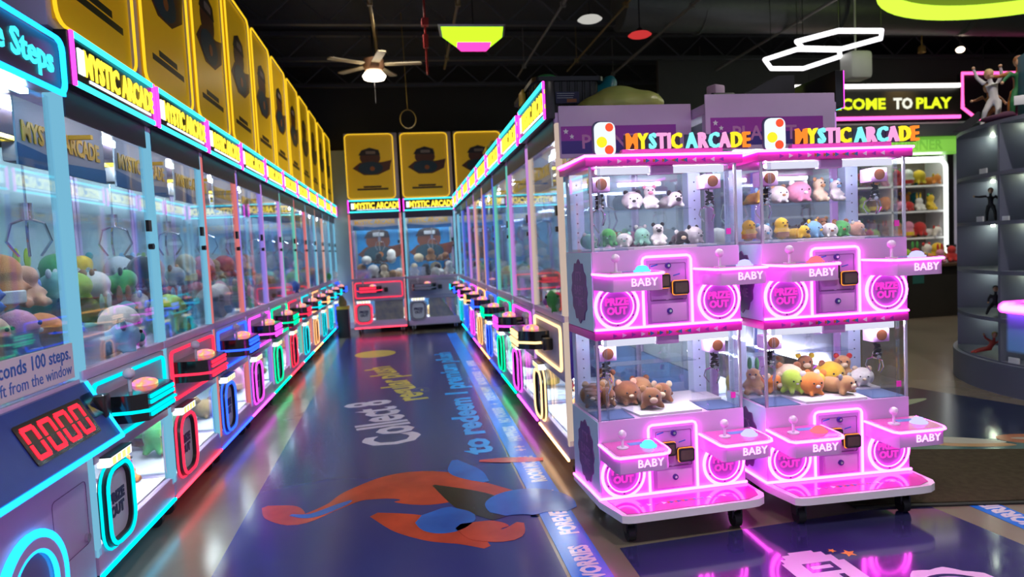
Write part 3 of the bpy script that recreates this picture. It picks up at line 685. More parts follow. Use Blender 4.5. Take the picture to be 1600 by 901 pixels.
# ------------------------------------------------------------------ the pink double-deck mini claw machines
BW, BD = .77, .44
def make_baby(full=True):
    t = thing('mini_claw_machine', 'proto', 'claw machine')
    def outl(e, f): return [(-.012, BD), (-.012, .0), (.03, -f + .02), (.055, -f + .005), (.09, -f), (BW - .10, -f - 0), (BW - .05, -f + .006), (BW - .01, -f + .03), (BW + .012, -f + .07), (BW + .012, BD)]
    b = MB(); b.prism(outl(0, .215), .128, .164, 'z'); base = b.build('base_ledge', 'white', t, 'pale lavender base slab')
    b = MB(); b.prism([(.025, -.004), (.055, -.19), (.10, -.198), (BW - .10, -.198), (BW - .03, -.165), (BW - .01, -.10), (BW - .01, -.004)], .1642, .1675, 'z'); lt = b.build('ledge_top', 'pinktop', base)
    def icons(par, y, z, flat=False):
        # row of small arrow prints
        cols = ['purpst', 'labelw', 'purpst', 'labelw', 'poster', 'poster', 'poster', 'poster', 'poster', 'labelw', 'purpst', 'labelw', 'purpst']
        for mname in ('purpst', 'labelw', 'poster', 'orangeprint'):
            k = MB(); got = False
            for i in range(13):
                cx = .10 + i * .048; s = .011
                if flat: cx = .16 + i * .038
                d = 1 if i < 7 else -1
                if cols[i] == mname:
                    tri = [(cx - s * d, z - s), (cx + s * d, z), (cx - s * d, z + s)]
                    if flat: k.prism([(a, y + (b_ - z) * 1.3) for a, b_ in tri], z, z + .0008, 'z')
                    else: k.prism(tri, y - .0012, y)
                    got = True
                if mname == 'orangeprint' and cols[i] == 'poster':
                    tri = [(cx - s * d - .012, z - s * .8), (cx + s * d - .014, z), (cx - s * d - .012, z + s * .8)]
                    if flat: k.prism([(a, y + (b_ - z) * 1.3) for a, b_ in tri], z, z + .0006, 'z')
                    else: k.prism(tri, y - .001, y)
                    got = True
            if got: k.build('arrow_print', mname, par)
            else: k.bm.free()
    icons(lt, -.12, .1676, True)
    for x in (.10, BW - .12):
        for y in (-.10, BD - .08):
            c = MB(); c.box(x - .03, y - .03, .112, x + .03, y + .03, .1285).box(x - .027, y - .025, .045, x - .019, y + .02, .115).box(x + .019, y - .025, .045, x + .027, y + .02, .115)
            k = c.build('caster', 'black', t); MB().tube([(x - .018, y - .005, .036), (x + .018, y - .005, .036)], .036, 14).build('wheel', 'rubber', k)
    for u, z0 in enumerate((.164, .993)):
        S = .556 if u == 0 else 1.382      # window sill
        T = .952 if u == 0 else 1.787      # underside of the band over the window
        cab = MB(); cab.box(0, 0, z0, BW, BD, S, .004); body = cab.build('cabinet', 'baby', t)
        for x, s in ((0, -1), (BW, 1)):
            q = []
            for k in range(48):
                a = 2 * PI * k / 48; m_ = 1 + .06 * math.cos(12 * a); q.append((BD * .48 + .125 * m_ * math.cos(a), (z0 + S) / 2 - .005 + .155 * m_ * math.sin(a)))
            MB().box(x - .003 if s < 0 else x, .006, z0 + .004, x if s < 0 else x + .003, BD - .004, S - .004).build('side_panel', 'babyside', body)
            pq = MB(); pq.prism(q, x + s * .003, x + s * .008, 'x'); pq = pq.build('side_plaque', 'plaque', body, 'dark violet scalloped plaque')
            zc = (z0 + S) / 2
            for tx, dz in (("IT'S", .05), ('BABY', -.02), ('TIME', -.08)):
                link('lettering', textmesh(tx, .065, .0006, .001, 'CENTER', 'prizelet_dull2'), pq, None, (x + s * .0084, BD * .48, zc + dz), (PI / 2, 0, s * PI / 2))
        # neon runs: along the foot, up and over the coin door
        zf = z0 + .012
        n = MB(); n.tube([(-.012, BD * .98, zf - .012), (-.010, -.008, zf), (BW + .004, -.008, zf)] if u == 0 else [(0, -.006, zf), (BW, -.006, zf)], .0068, 6)
        n.build('foot_neon', 'pinkneon', body)
        dx0, dx1, dzt = .250, .505, z0 + .352
        n = MB(); n.tube([(dx0, -.007, zf), (dx0, -.007, dzt - .02), (dx0 + .006, -.007, dzt - .006), (dx0 + .02, -.007, dzt), (dx1 - .02, -.007, dzt), (dx1 - .006, -.007, dzt - .006), (dx1, -.007, dzt - .02), (dx1, -.007, zf)], .0068, 6)
        n.build('door_neon', 'pinkneon', body)
        d = MB(); d.box(dx0 + .016, -.010, z0 + .022, dx1 - .016, .002, dzt - .014, .003); door = d.build('coin_door', 'panelpk', t)
        d = MB(); d.ringprism(rr(dx0 + .035, z0 + .135, dx1 - .03, dzt - .035, .004, 1), rr(dx0 + .0375, z0 + .1375, dx1 - .0325, dzt - .0375, .004, 1), -.0115, -.0095); d.box(dx0 + .045, -.0118, z0 + .137, dx0 + .115, -.0098, z0 + .141).box(dx0 + .13, -.0118, z0 + .137, dx0 + .205, -.0098, z0 + .141)
        d.build('door_seam', 'plaque', door)
        d = MB(); d.box(dx0 + .038, -.0125, z0 + .032, dx1 - .032, -.0098, z0 + .120, .002); dr = d.build('cash_drawer', 'baby', door)
        for cx, cz in ((dx0 + .13, z0 + .305), (dx0 + .132, z0 + .083)):
            k = MB(); k.tube([(cx, -.019, cz), (cx, -.0095, cz)], .0145, 16); lk = k.build('lock', 'navy', door)
            k = MB(); k.tube([(cx + .002, -.021, cz), (cx + .002, -.0185, cz)], .007, 10); k.build('lock_core', 'chrome', lk)
        for cx, cz in ((dx0 + .06, z0 + .305), (dx0 + .175, z0 + .255)):
            k = MB(); k.prism([(cx - .018, cz - .004), (cx + .018, cz + .004), (cx + .018, cz + .010), (cx - .018, cz + .002)], -.0108, -.0098); k.build('sticker', 'bluetxt', door)
        # two card readers on the door
        for cx, cz, ang in ((dx0 + .088, z0 + .232, 0), (dx0 + .185, z0 + .196, 0)):
            r0 = MB(); r0.prism(rr(cx - .041, cz - .033, cx + .041, cz + .033, .010, 3), -.042, -.010); rd = r0.build('card_reader', 'black', door)
            k = MB(); k.tube([(a, -.030, c_) for a, c_ in rr(cx - .0425, cz - .0345, cx + .0425, cz + .0345, .011, 3)], .0019, 5, True); k.build('reader_light', 'orled', rd)
            k = MB(); k.prism(rr(cx - .033, cz - .024, cx + .033, cz + .024, .004, 2), -.0432, -.0421); k.build('reader_screen', 'screen', rd)
        # prize ports
        for cx in (.112, .648):
            cz = z0 + .122
            k = MB(); k.tube([(cx + .108 * math.cos(2 * PI * i / 30), -.010, cz + .108 * math.sin(2 * PI * i / 30)) for i in range(30)], .0085, 6, True); pr = k.build('prize_port', 'pinkneon', t)
            k = MB(); k.ringprism(circ(cx, cz, .100, 30), circ(cx, cz, .082, 30), -.014, .001); k.build('port_ring', 'baby', pr)
            k = MB(); k.tube([(cx + .083 * math.cos(2 * PI * i / 26), -.014, cz + .083 * math.sin(2 * PI * i / 26)) for i in range(26)], .0035, 5, True); k.build('inner_neon', 'pinkneon', pr)
            k = MB(); k.prism(circ(cx, cz, .080, 26), -.008, .001); fl = k.build('port_flap', 'panelpk', pr)
            for i in range(6):
                a = PI / 6 + PI * i / 3; MB().ell((cx + .092 * math.cos(a), -.0145, cz + .092 * math.sin(a)), .005, .003, .005, 8, 5).build('screw', 'plaque', pr)
            wtext('PRIZE', .048, cx, -.0092, cz + .006, 'prizelet', fl, bold=.003, ext=.0008); wtext('OUT', .048, cx, -.0092, cz - .038, 'prizelet', fl, bold=.003, ext=.0008)
        # control consoles
        for side in (0, 1):
            xo = 0 if side == 0 else .525
            zt = z0 + .288; zb = z0 + .206
            P = [(xo + .002, -.0005), (xo + .004, -.215), (xo + .018, -.232), (xo + .225, -.232), (xo + .252, -.222), (xo + .268, -.195), (xo + .275, -.15), (xo + .275, -.0005)]
            k = MB(); k.prism(P, zb, zt, 'z'); con = k.build('console', 'baby', t)
            Q = [(xo - .004, -.004), (xo - .003, -.217), (xo + .015, -.239), (xo + .226, -.239), (xo + .258, -.227), (xo + .275, -.197), (xo + .281, -.15), (xo + .281, -.004)]
            MB().tube([(a, b_, zt - .006) for a, b_ in Q], .0065, 6).build('console_neon', 'pinkneon', con)
            MB().prism([(a * .94 + (xo + .135) * .06, b_ * .94 - .006) for a, b_ in P], zt, zt + .0015, 'z').build('console_top', 'pinktop', con)
            MB().cyl((xo + .075, -.115, zt), (xo + .075, -.115, zt + .006), .028, n=16).cyl((xo + .075, -.115, zt + .004), (xo + .075, -.115, zt + .055), .0065, n=10).ell((xo + .075, -.115, zt + .068), .0205).build('joystick', 'joyacry', con, 'clear ball joystick')
            k = MB(); k.lathe([(.040, 0), (.040, .006), (.032, .008), (.030, .016), (.020, .026), (.004, .030)], (xo + .20, -.125, zt + .001), 20); k.build('push_button', ['btnblue', 'btnblue2'][side], con, 'lit domed push button')
            MB().prism([(xo + .12, -.05), (xo + .215, -.05), (xo + .215, -.09), (xo + .12, -.09)], zt + .0015, zt + .0025, 'z').build('hint_card', 'babycard', con)
            # BABY letters drawn as thin neon strokes
            wtext('BABY', .052, xo + .165, -.2335, zb + .022, 'pinklet', con, bold=.0004, space=1.05, ext=.0016)
        # window: sill floor, posts, panes
        MB().prism([(.012, BD - .012), (.012, .20), (.19, .20), (.22, .012), (BW - .22, .012), (BW - .20, .20), (BW - .012, .20), (BW - .012, BD - .012)], S, S + .012, 'z').build('play_floor', 'whitefloor', t)
        MB().box(.012, .012, S, .19, .20, S + .003).box(BW - .19, .012, S, BW - .012, .20, S + .003).build('chute_floor', 'bluefloor', t)
        for xx in (.012, BW - .19): MB().ringprism(rr(xx, .014, xx + .178, .198, .006, 1), rr(xx + .003, .017, xx + .175, .195, .006, 1), S + .003, S + .075, 'z').build('chute_wall', 'glassb', t)
        for x in (.008, .052, BW - .008, BW - .052):
            MB().box(x - .006, .003, S, x + .006, .015, T).build('front_post', 'acry' if abs(x - BW / 2) < .36 else 'postsheen', t)
        for x in (.012, BW - .085):
            k = MB(); k.box(x, BD - .075, S, x + .073, BD - .006, T)
            rp = k.build('rear_post', 'rearpost', t)
            k = MB()
            for i in range(7): k.tube([(x + .036, BD - .077, S + .05 + .05 * i), (x + .036, BD - .0745, S + .05 + .05 * i)], .004, 8)
            k.build('rivet', 'ink', rp)
        MB().box(.062, .004, S, BW - .062, .0075, T).build('front_pane', 'glassb', t)
        for x in (.004, BW - .0075): MB().box(x, .02, S, x + .0035, BD - .08, T).build('side_pane', 'glassb', t)
        MB().box(.09, BD - .012, S, BW - .09, BD - .0085, T).build('rear_pane', 'glassrear', t)
        MB().box(.10, BD - .14, S + .205, BW - .10, BD - .02, S + .209).build('inner_shelf', 'acry', t)
        # hinges and pink tag on the right
        MB().box(BW - .066, -.002, S + .055, BW - .042, .003, S + .085).build('pane_clip', 'pinkband', t)
        # light tubes under the band
        lb = MB(); lb.box(.055, .044, T - .028, .32, .072, T - .010, .003); lb.box(.445, .044, T - .028, BW - .055, .072, T - .010, .003); lb.build('light_tube', 'ledbaby', t)
        lb = MB(); lb.box(.052, .030, T - .038, .323, .042, T - .002, .003); lb.box(.442, .030, T - .038, BW - .052, .042, T - .002, .003); lb.build('light_shade', 'ledface', t, 'pale frosted light shade')
        MB().box(.325, .016, T - .042, .44, .066, T - .001, .003).build('light_driver', 'baby', t)
        # cranes left and right
        for sgn, cx in ((1, .085), (-1, BW - .095)):
            k = MB(); k.box(cx - .045, .07, T - .115, cx + .045, .16, T - .045, .004); cr = k.build('crane_box', 'baby', t)
            k = MB(); k.tube([(cx, .066, T - .078), (cx, .0705, T - .078)], .029, 18); k.build('crane_disc', 'brownprint', cr)
            k = MB(); k.cyl((cx, .115, T - .115), (cx, .115, T - .185), .004, n=6); k.build('crane_cord', 'black', cr)
            k = MB(); n_ = 40; k.tube([(cx + .022 * math.cos(i * 1.3) * sgn, .105 + .006 * math.sin(i * .9), T - .125 - .07 * math.sin(PI * i / n_)) for i in range(n_)], .0045, 5); k.build('coiled_cable', 'black', cr)
            k = MB(); k.cyl((cx, .115, T - .205), (cx, .115, T - .175), .017, n=12).tube([(cx, .095, T - .20), (cx, .135, T - .20)], .012, 12)
            for j in range(3):
                a = 2 * PI * j / 3 + .6; c_, s_ = math.cos(a), math.sin(a)
                k.tube([(cx + .01 * c_, .115 + .01 * s_, T - .20), (cx + .042 * c_, .115 + .042 * s_, T - .215), (cx + .05 * c_, .115 + .05 * s_, T - .245), (cx + .026 * c_, .115 + .026 * s_, T - .28)], .0035, 5)
            k.build('claw', 'chrome', cr)
        # band above the window with its arrow prints
        o_ = .004 if u == 0 else .022
        k = MB(); k.box(-o_, -o_, T, BW + o_, BD, T + .041, .004); bd = k.build('print_band', 'pinkband', t)
        icons(bd, -o_ - .0002, T + .019)
    # roof and sign
    k = MB(); k.tube([(-.024, BD, 1.833), (-.024, -.024, 1.833), (BW + .024, -.024, 1.833)], .0075, 6); k.build('roof_neon', 'pinkneon', t)
    MB().box(-.02, -.018, 1.828, BW + .02, BD, 1.838).build('roof_top', 'white', t)
    k = MB(); k.box(.18, .02, 1.838, BW - .06, .06, 1.868, .004); sg = k.build('sign_base', 'pinktop', t)
    x = .205
    cols = dict(zip('MYSTICARD', [0] * 9))
    seq = [('M', 'Lor'), ('Y', 'Lye'), ('S', 'Lcy'), ('T', 'Lpk'), ('I', 'Lpk'), ('C', 'Lye'), (' ', ''), ('A', 'Lcy'), ('R', 'Lpk'), ('C', 'Lcy'), ('A', 'Lpk'), ('D', 'Lye'), ('E', 'Lor')]
    for ch, m in seq:
        if ch == ' ': x += .022; continue
        me = textmesh(ch, .104, .012, .0022, 'LEFT', m, 1, .78); wv = max(v.co.x for v in me.vertices)
        lo = link('letter', me, sg, None, (x, .036, 1.872), FRONT)
        MB().box(x - .006, .044, 1.866, x + wv - .004, .049, 1.938).build('letter_back', 'Lshadow', sg)
        x += wv + .0045
    # plain white cut-out plaque with a yellow and a red disc at the left end of the sign
    oc = rr(.048, 1.838, .152, 2.0, .03, 4)
    k = MB(); k.prism(oc, .030, .040); pq = k.build('sign_plaque', 'plaquelit', t, 'plain white rounded plaque')
    MB().prism(rr(.040, 1.838, .150, 2.006, .032, 4), .041, .050).build('plaque_edge', 'ink', pq)
    MB().prism(circ(.082, 1.905, .026, 20), .027, .0298).build('yellow_disc', 'Lye', pq); MB().prism(circ(.118, 1.868, .022, 20), .027, .0298).build('red_disc', 'Lred', pq); MB().prism(circ(.122, 1.975, .020, 20), .027, .0298).build('red_disc', 'Lred', pq)
    return t
MAT.update(Lor=E('orange_letter', (1, .25, .03), 1.0), Lye=E('yellow_letter', (1, .78, .03), 1.0), Lcy=E('aqua_letter', (.25, .88, .95), .95), Lpk=E('pink_letter', (1, .38, .72), .95), Lred=E('red_disc_light', (1, .10, .04), .9),
           Lshadow=M('dark_letter_back', (.03, .02, .06), .4), plaquelit=E('white_plaque_light', (.86, .95, 1), .9), babycard=M('blue_hint_card', (.10, .28, .62), .3, var=.1),
           btnblue=E('light_blue_button', (.10, .62, 1), 1.5), btnblue2=E('violet_blue_button', (.42, .40, 1), 1.5), btnred=E('coral_button', (1, .12, .16), 1.5), postsheen=M('silver_post', (.6, .6, .68), .25, metal=.6, var=.03),
           prizelet_dull2=M('faded_violet_letter', (.34, .14, .38), .5))
MAT['b3blue'] = M('blue_lit_paint', (.12, .34, .66), .4, var=.05)  # blue light on the third machine's lavender put into its paint
BABY = make_baby(); LABELS.pop('proto', None)
B1 = BABY; B1.location = (.872, 3.12, 0); B1.rotation_euler = (0, 0, math.radians(2.6)); tag(B1, 'pink double-deck mini claw machine closest to the aisle', 'claw machine', 'pink double-deck mini claw machines')
B2 = copy_tree(BABY, None, {MAT['btnblue'].name: MAT['btnred']}); B2.location = (1.738, 3.105, 0); B2.rotation_euler = (0, 0, math.radians(-1.2)); B2.scale = (1.02, 1, 1); tag(B2, 'pink double-deck mini claw machine beside the brown floor mat', 'claw machine', 'pink double-deck mini claw machines')
B3 = copy_tree(BABY, None, {MAT['baby'].name: MAT['b3blue']}); B3.location = (1.26, 1.04, 0); B3.rotation_euler = (0, 0, -PI / 2); tag(B3, 'blue mini claw machine whose pink-edged console pokes in at the edge beside the display shelf', 'claw machine', 'pink double-deck mini claw machines')

# ------------------------------------------------------------------ the step-counting game at the near end of the aisle row
def step_game():
    t = thing('step_game', 'tall step-counting game with red four-digit display and cyan neon', 'arcade game', (LX, 1.95, 0), PI / 2)
    Wd = 1.02
    MB().box(0, 0, .12, Wd, .84, .97, .006).build('cabinet', 'lav', t)
    for x in (.1, Wd - .1):
        for y in (.08, .75):
            k = MB(); k.tube([(x - .018, y, .04), (x + .018, y, .04)], .04, 14).box(x - .03, y - .03, .07, x + .03, y + .03, .121); k.build('caster', 'rubber', t)
    d = MB(); d.ringprism(rr(.72, .30, .985, .56, .02, 2), rr(.7225, .3025, .9825, .5575, .018, 2), -.0015, .001); d.build('door_seam', 'plaque', t)
    k = MB(); k.tube([(.955, -.012, .33), (.955, 0, .33)], .018, 16); k.build('lock', 'chrome', t)
    # big lit ring of the prize port
    k = MB(); k.tube([(.545 + .205 * math.cos(a * PI / 20), -.012, .30 + .205 * math.sin(a * PI / 20)) for a in range(40)], .016, 8, True); pr = k.build('prize_port', 'cyanhot', t)
    MB().ringprism(circ(.545, .30, .19, 40), circ(.545, .30, .15, 40), -.02, .001).build('port_ring', 'lav', pr)
    k = MB(); k.tube([(.545 + .148 * math.cos(a * PI / 20), -.014, .30 + .148 * math.sin(a * PI / 20)) for a in range(40)], .009, 6, True); k.build('inner_neon', 'cyanhot', pr)
    MB().prism(circ(.545, .30, .145, 36), -.006, .001).build('port_flap', 'smoke', pr)
    # slanted display: a wedge whose face leans back
    z0, z1, y0, y1 = .735, .955, -.135, -.015
    k = MB(); k.prism([(y0, z0), (y1, z1), (0, z1), (0, z0 - .02), (y0 + .01, z0 - .02)], .0, Wd - .0, 'x'); dis = k.build('display_panel', 'dkblue', t)
    MB().tube([(0, y0 - .006, z0 - .012), (Wd, y0 - .006, z0 - .012), (Wd + .004, y1, z1)], .011, 6).build('display_neon', 'cyanhot', dis)
    ang = math.atan2(z1 - z0, y1 - y0); L_ = math.hypot(z1 - z0, y1 - y0)
    def onface(bm_pts, m, nm, h0, h1, par):
        q = MB(); q.prism(bm_pts, h0, h1, 'z'); me = q.mesh(nm, m)
        o = link(nm, me, par, None, (0, y0, z0), (ang, 0, 0)); return o
    dd = onface(rr(.44, .045, .90, .20, .01, 2), 'dkred', 'digit_display', .001, .004, dis)
    b = MB()
    def seg(x, v, w, h):   # outline digit zero from six bars
        s = .016
        b.box(x + .006, v + h - s, .0045, x + w - .006, v + h, .0065); b.box(x + .006, v, .0045, x + w - .006, v + s, .0065)
        for xx in (x, x + w - s): b.box(xx, v + .008, .0045, xx + s, v + h / 2 - .004, .0065).box(xx, v + h / 2 + .004, .0045, xx + s, v + h - .008, .0065)
    for i in range(4): seg(.462 + i * .108, .06, .082, .125)
    link('digit_segment', b.mesh('digit_segment', 'seg'), dd)   # sits on the display face
    cup = onface(rr(.91, .10, .99, .205, .01, 2), 'smoke', 'coin_window', .002, .010, dis)
    k = MB(); k.box(.985, -.10, .80, 1.05, -.01, .90, .012); k.build('card_reader', 'black', t)
    # window, posts and lettered lower strip
    for x in (0, Wd - .036):
        MB().box(x, 0, .97, x + .036, .036, 2.12, .005).build('corner_post', 'post_cyan', t); MB().box(x, .80, .97, x + .036, .84, 2.12, .005).build('rear_post', 'lav', t)
    MB().box(.036, .008, .97, Wd - .036, .014, 2.10).build('front_pane', 'glass', t)
    for x in (.01, Wd - .018): MB().box(x, .04, .97, x + .006, .80, 2.10).build('side_pane', 'glass', t)
    MB().box(.03, .81, .97, Wd - .03, .83, 2.12).build('back_panel', 'backpanel', t)
    MB().box(.036, .04, .965, Wd - .036, .81, .985).build('play_floor', 'whitefloor', t)
    lab = MB(); lab.box(.04, -.001, .985, Wd - .045, .0075, 1.125); lab = lab.build('rule_strip', 'labelw', t)
    wtext('in 10 seconds 100 steps.', .072, .955, -.0015, 1.065, 'bluetxt', lab, align='RIGHT', ext=.0006, bold=.001, xs=1.0); wtext('get 1 gift from the window', .062, .955, -.0015, 1.005, 'bluetxt', lab, align='RIGHT', ext=.0006, xs=.98)
    h = MB(); h.box(-.005, -.03, 2.125, Wd + .005, .84, 2.33, .02); hd = h.build('header_sign', M('plum_sign_face', (.055, .03, .075), .35, var=.05), t)
    MB().tube([(x, -.036, z) for x, z in rr(-.004, 2.118, Wd + .004, 2.33, .045, 4)], .011, 6, True).build('header_neon', 'cyanhot', hd)
    MB().box(0, -.040, 2.108, Wd, -.028, 2.128).build('header_neon', 'cyanhot', hd)
    wtext('Count the Steps', .135, .955, -.0325, 2.185, 'stepletter', hd, align='RIGHT', bold=.003)
    MB().box(.1, .05, 2.10, Wd - .1, .08, 2.118).build('light_bar', 'ledcyan', hd)
    return t
MAT['ledcyan'] = E('cyan_white_led_bar', (.30, .75, 1), 60); MAT['stepletter'] = E('cyan_sign_letter', (.05, .75, 1), 1.5)
STEP = step_game()
# stand-in box for the blue-lit wall behind, its blue light painted on
k = MB(); k.box(-2.15, 1.95, 2.36, -1.55, 2.9, 3.3, .01)
tag(k.build('blue_lit_wall_box', M('blue_lit_wall_tint', (.10, .20, .42), .6, var=.1, scale=2)), 'big blue grey carton on top of the step-counting game', 'box')

# ------------------------------------------------------------------ soft toys
def toy_meshes():
    rx = lambda a: Matrix.Rotation(a, 3, 'X')
    T = {}
    # each toy about 1 high, base at z = 0
    T['bear'] = dict(body=blob([('e', (0, 0, .30), (.26, .22, .30)), ('e', (0, -.02, .70), (.25, .23, .23)), ('t', [(.2, -.02, .42), (.34, -.14, .25)], [.10, .08]), ('t', [(-.2, -.02, .42), (-.34, -.14, .25)], [.10, .08]),
                                ('t', [(.14, -.1, .12), (.22, -.34, .09)], [.12, .10]), ('t', [(-.14, -.1, .12), (-.22, -.34, .09)], [.12, .10])]),
                     ears=[((.19, 0, .90), (.09, .05, .09)), ((-.19, 0, .90), (.09, .05, .09))], muzzle=((0, -.22, .64), (.11, .09, .08)), eyes=((.09, -.225, .75), (-.09, -.225, .75)))
    T['bunny'] = dict(body=blob([('e', (0, 0, .25), (.24, .21, .25)), ('e', (0, -.02, .56), (.22, .20, .20)), ('t', [(.18, -.02, .34), (.28, -.14, .22)], [.08, .07]), ('t', [(-.18, -.02, .34), (-.28, -.14, .22)], [.08, .07]),
                                 ('t', [(.13, -.1, .1), (.18, -.32, .08)], [.1, .09]), ('t', [(-.13, -.1, .1), (-.18, -.32, .08)], [.1, .09])], .05),
                      ears=[((.10, .02, .88), (.065, .04, .19)), ((-.10, .02, .88), (.065, .04, .19))], muzzle=((0, -.2, .52), (.07, .05, .05)), eyes=((.08, -.19, .60), (-.08, -.19, .60)))
    T['round'] = dict(body=blob([('e', (0, 0, .40), (.48, .44, .40)), ('e', (.2, -.34, .08), (.1, .1, .08)), ('e', (-.2, -.34, .08), (.1, .1, .08))]),
                      ears=[((.27, 0, .74), (.12, .07, .12)), ((-.27, 0, .74), (.12, .07, .12))], muzzle=((0, -.42, .36), (.09, .06, .06)), eyes=((.15, -.405, .47), (-.15, -.405, .47)))
    T['lying'] = dict(body=blob([('e', (0, .1, .24), (.30, .46, .24)), ('e', (0, -.38, .34), (.28, .26, .25)), ('t', [(.2, -.3, .1), (.28, -.52, .08)], [.09, .08]), ('t', [(-.2, -.3, .1), (-.28, -.52, .08)], [.09, .08]), ('t', [(.2, .42, .1), (.34, .5, .08)], [.1, .08]), ('t', [(-.2, .42, .1), (-.34, .5, .08)], [.1, .08])]),
                      ears=[((.21, -.34, .54), (.09, .05, .10)), ((-.21, -.34, .54), (.09, .05, .10))], muzzle=((0, -.62, .29), (.11, .07, .08)), eyes=((.10, -.61, .40), (-.10, -.61, .40)))
    T['octopus'] = dict(body=blob([('e', (0, 0, .52), (.38, .38, .38))] + [('t', [(.24 * math.cos(a), .24 * math.sin(a), .28), (.40 * math.cos(a), .40 * math.sin(a), .10)], [.12, .09]) for a in [k * PI / 3 for k in range(6)]]),
                        ears=[], muzzle=((0, -.37, .45), (.05, .03, .03)), eyes=((.13, -.36, .54), (-.13, -.36, .54)))
    T['capsule'] = dict(body=blob([('e', (0, 0, .32), (.30, .30, .32)), ('e', (0, 0, .66), (.30, .30, .30)), ('t', [(.26, 0, .48), (.40, -.08, .34)], [.07, .06]), ('t', [(-.26, 0, .48), (-.40, -.08, .34)], [.07, .06])]),
                        ears=[], muzzle=((0, -.29, .60), (.06, .04, .04)), eyes=((.10, -.29, .72), (-.10, -.29, .72)), band=True)
    out = {}
    for k, d in T.items():
        o = dict(body=d['body'])
        if d['ears']:
            b = MB()
            b.ell((0, 0, 0), *d['ears'][0][1], u=10, v=7); o['ear'] = b.mesh('ear', 'white'); o['earpos'] = [e[0] for e in d['ears']]
        b = MB(); b.ell(d['muzzle'][0], *d['muzzle'][1], u=10, v=7); o['muzzle'] = b.mesh('muzzle', 'white')
        b = MB(); b.ell((0, 0, 0), .032, u=8, v=6); o['eye'] = b.mesh('eye', 'black'); o['eyepos'] = d['eyes']
        if d.get('band'):
            b = MB(); b.lathe([(.29, 0), (.312, .02), (.312, .20), (.29, .22)], (0, 0, .12), 18); o['band'] = b.mesh('band', 'white')
        out[k] = o
    return out
TOY = toy_meshes()
FAB = {}
for nm, c in dict(white=(.72, .70, .68), cream=(.66, .54, .36), brown=(.24, .11, .045), tan=(.45, .26, .11), black=(.02, .02, .022), green=(.07, .36, .09), lime=(.34, .52, .06), mint=(.24, .52, .40), blue=(.05, .14, .52), sky=(.20, .45, .68),
                  pink=(.72, .28, .42), red=(.52, .04, .04), orange=(.72, .24, .05), yellow=(.75, .50, .04), purple=(.28, .12, .46), peach=(.75, .40, .26), grey=(.30, .31, .34), teal=(.03, .28, .33)).items():
    FAB[nm] = M(nm + '_plush', c, .95, spec=.1, var=.12, scale=12, bump=.35, sheen=.3, bscale=60)
KINDN = dict(bear='bear', bunny='rabbit', round='ball', lying='puppy', octopus='octopus', capsule='capsule')
def toy(kind, c1, c2, size, loc, rz, label, group, detail=2, tilt=0.):
    T = TOY[kind]
    if detail == 0:
        o = link('plush_toy', T['body']); o.material_slots[0].link = 'OBJECT'; o.material_slots[0].material = FAB[c1]
        o.location = loc; o.rotation_euler = (tilt, 0, rz); o.scale = (size,) * 3
        tag(o, label, 'soft toy', group); return o
    t = thing('plush_toy', label, 'soft toy', loc, rz, group); t.rotation_euler = (tilt, 0, rz); t.scale = (size,) * 3
    def part(nm, me, c, pos=None):
        o = link(nm, me, t, None, pos); o.material_slots[0].link = 'OBJECT'; o.material_slots[0].material = FAB[c]; return o
    part('body', T['body'], c1)
    if 'ear' in T:
        for p in T['earpos']: part('ear', T['ear'], c2, p)
    if 'band' in T: part('band', T['band'], c2)
    if detail >= 2:
        part('muzzle', T['muzzle'], 'cream' if c1 in ('brown', 'tan', 'black') else c2)
        for p in T['eyepos']: part('eye', T['eye'], 'black', p)
    return t
PAL = ['white', 'cream', 'brown', 'tan', 'green', 'blue', 'sky', 'pink', 'red', 'orange', 'yellow', 'purple', 'mint', 'peach', 'grey', 'black', 'teal', 'lime']
KS = list(KINDN)
ROWN = ['front', 'middle', 'rear']; COLN = ['left', 'centre-left', 'centre-right', 'right']
def fill_claw(m, where, n_lower, palette, detail, group, layers=True, rows=3):
    """soft toys heaped on the play floor and in the lower bay of one machine (its own local frame)"""
    mw = Matrix.Translation(m.location) @ Matrix.Rotation(m.rotation_euler.z, 4, 'Z')
    rz0 = m.rotation_euler.z
    used = set()
    def put(x, y, z, s, pos, bay, det):
        for _ in range(40):
            k = RND.choice(KS); c1 = RND.choice(palette); c2 = RND.choice(PAL)
            if c1 != c2: break
        p = mw @ Vector((x, y, z))
        l = '%s plush %s with %s trim, %s %s, %s' % (c1, KINDN[k], c2, pos, bay, where)
        if k == 'round': s *= .74
        toy(k, c1, c2, s, p, rz0 + RND.uniform(-.7, .7), l, group, det, 0)
    for r in range(rows):
        for c in range(4):
            if r == 0 and c < 2: continue
            s = RND.uniform(.27, .32)
            put(.15 + .213 * c + RND.uniform(-.012, .012), .16 + .25 * r + RND.uniform(-.012, .012), .973, s, '%s %s' % (ROWN[r], COLN[c]), 'of heap', detail if r < 2 or detail < 2 else 1)
    if layers:
        for c in range(3):
            put(.25 + .23 * c, .53 + RND.uniform(-.03, .03), .973 + .265, .28, 'topmost %s' % ['left', 'middle', 'right'][c], 'of heap', min(detail, 1))
    if layers == 2:
        for c in range(4): put(.17 + .2 * c, .71 + RND.uniform(-.02, .02), .973 + .275, .28, 'back upper ' + COLN[c], 'of heap', 1)
    for c in range(n_lower):
        put(.42 + .2 * c, .22 + .16 * (c % 2), .256, .24, ['left', 'middle', 'right'][c], 'in lower bay', detail)
pals = [['orange', 'pink', 'blue', 'sky', 'teal', 'peach', 'white'], ['green', 'lime', 'white', 'mint', 'yellow', 'teal'], ['black', 'grey', 'white', 'blue', 'tan'], ['red', 'orange', 'cream', 'green', 'pink'], ['tan', 'white', 'brown', 'green', 'red']]
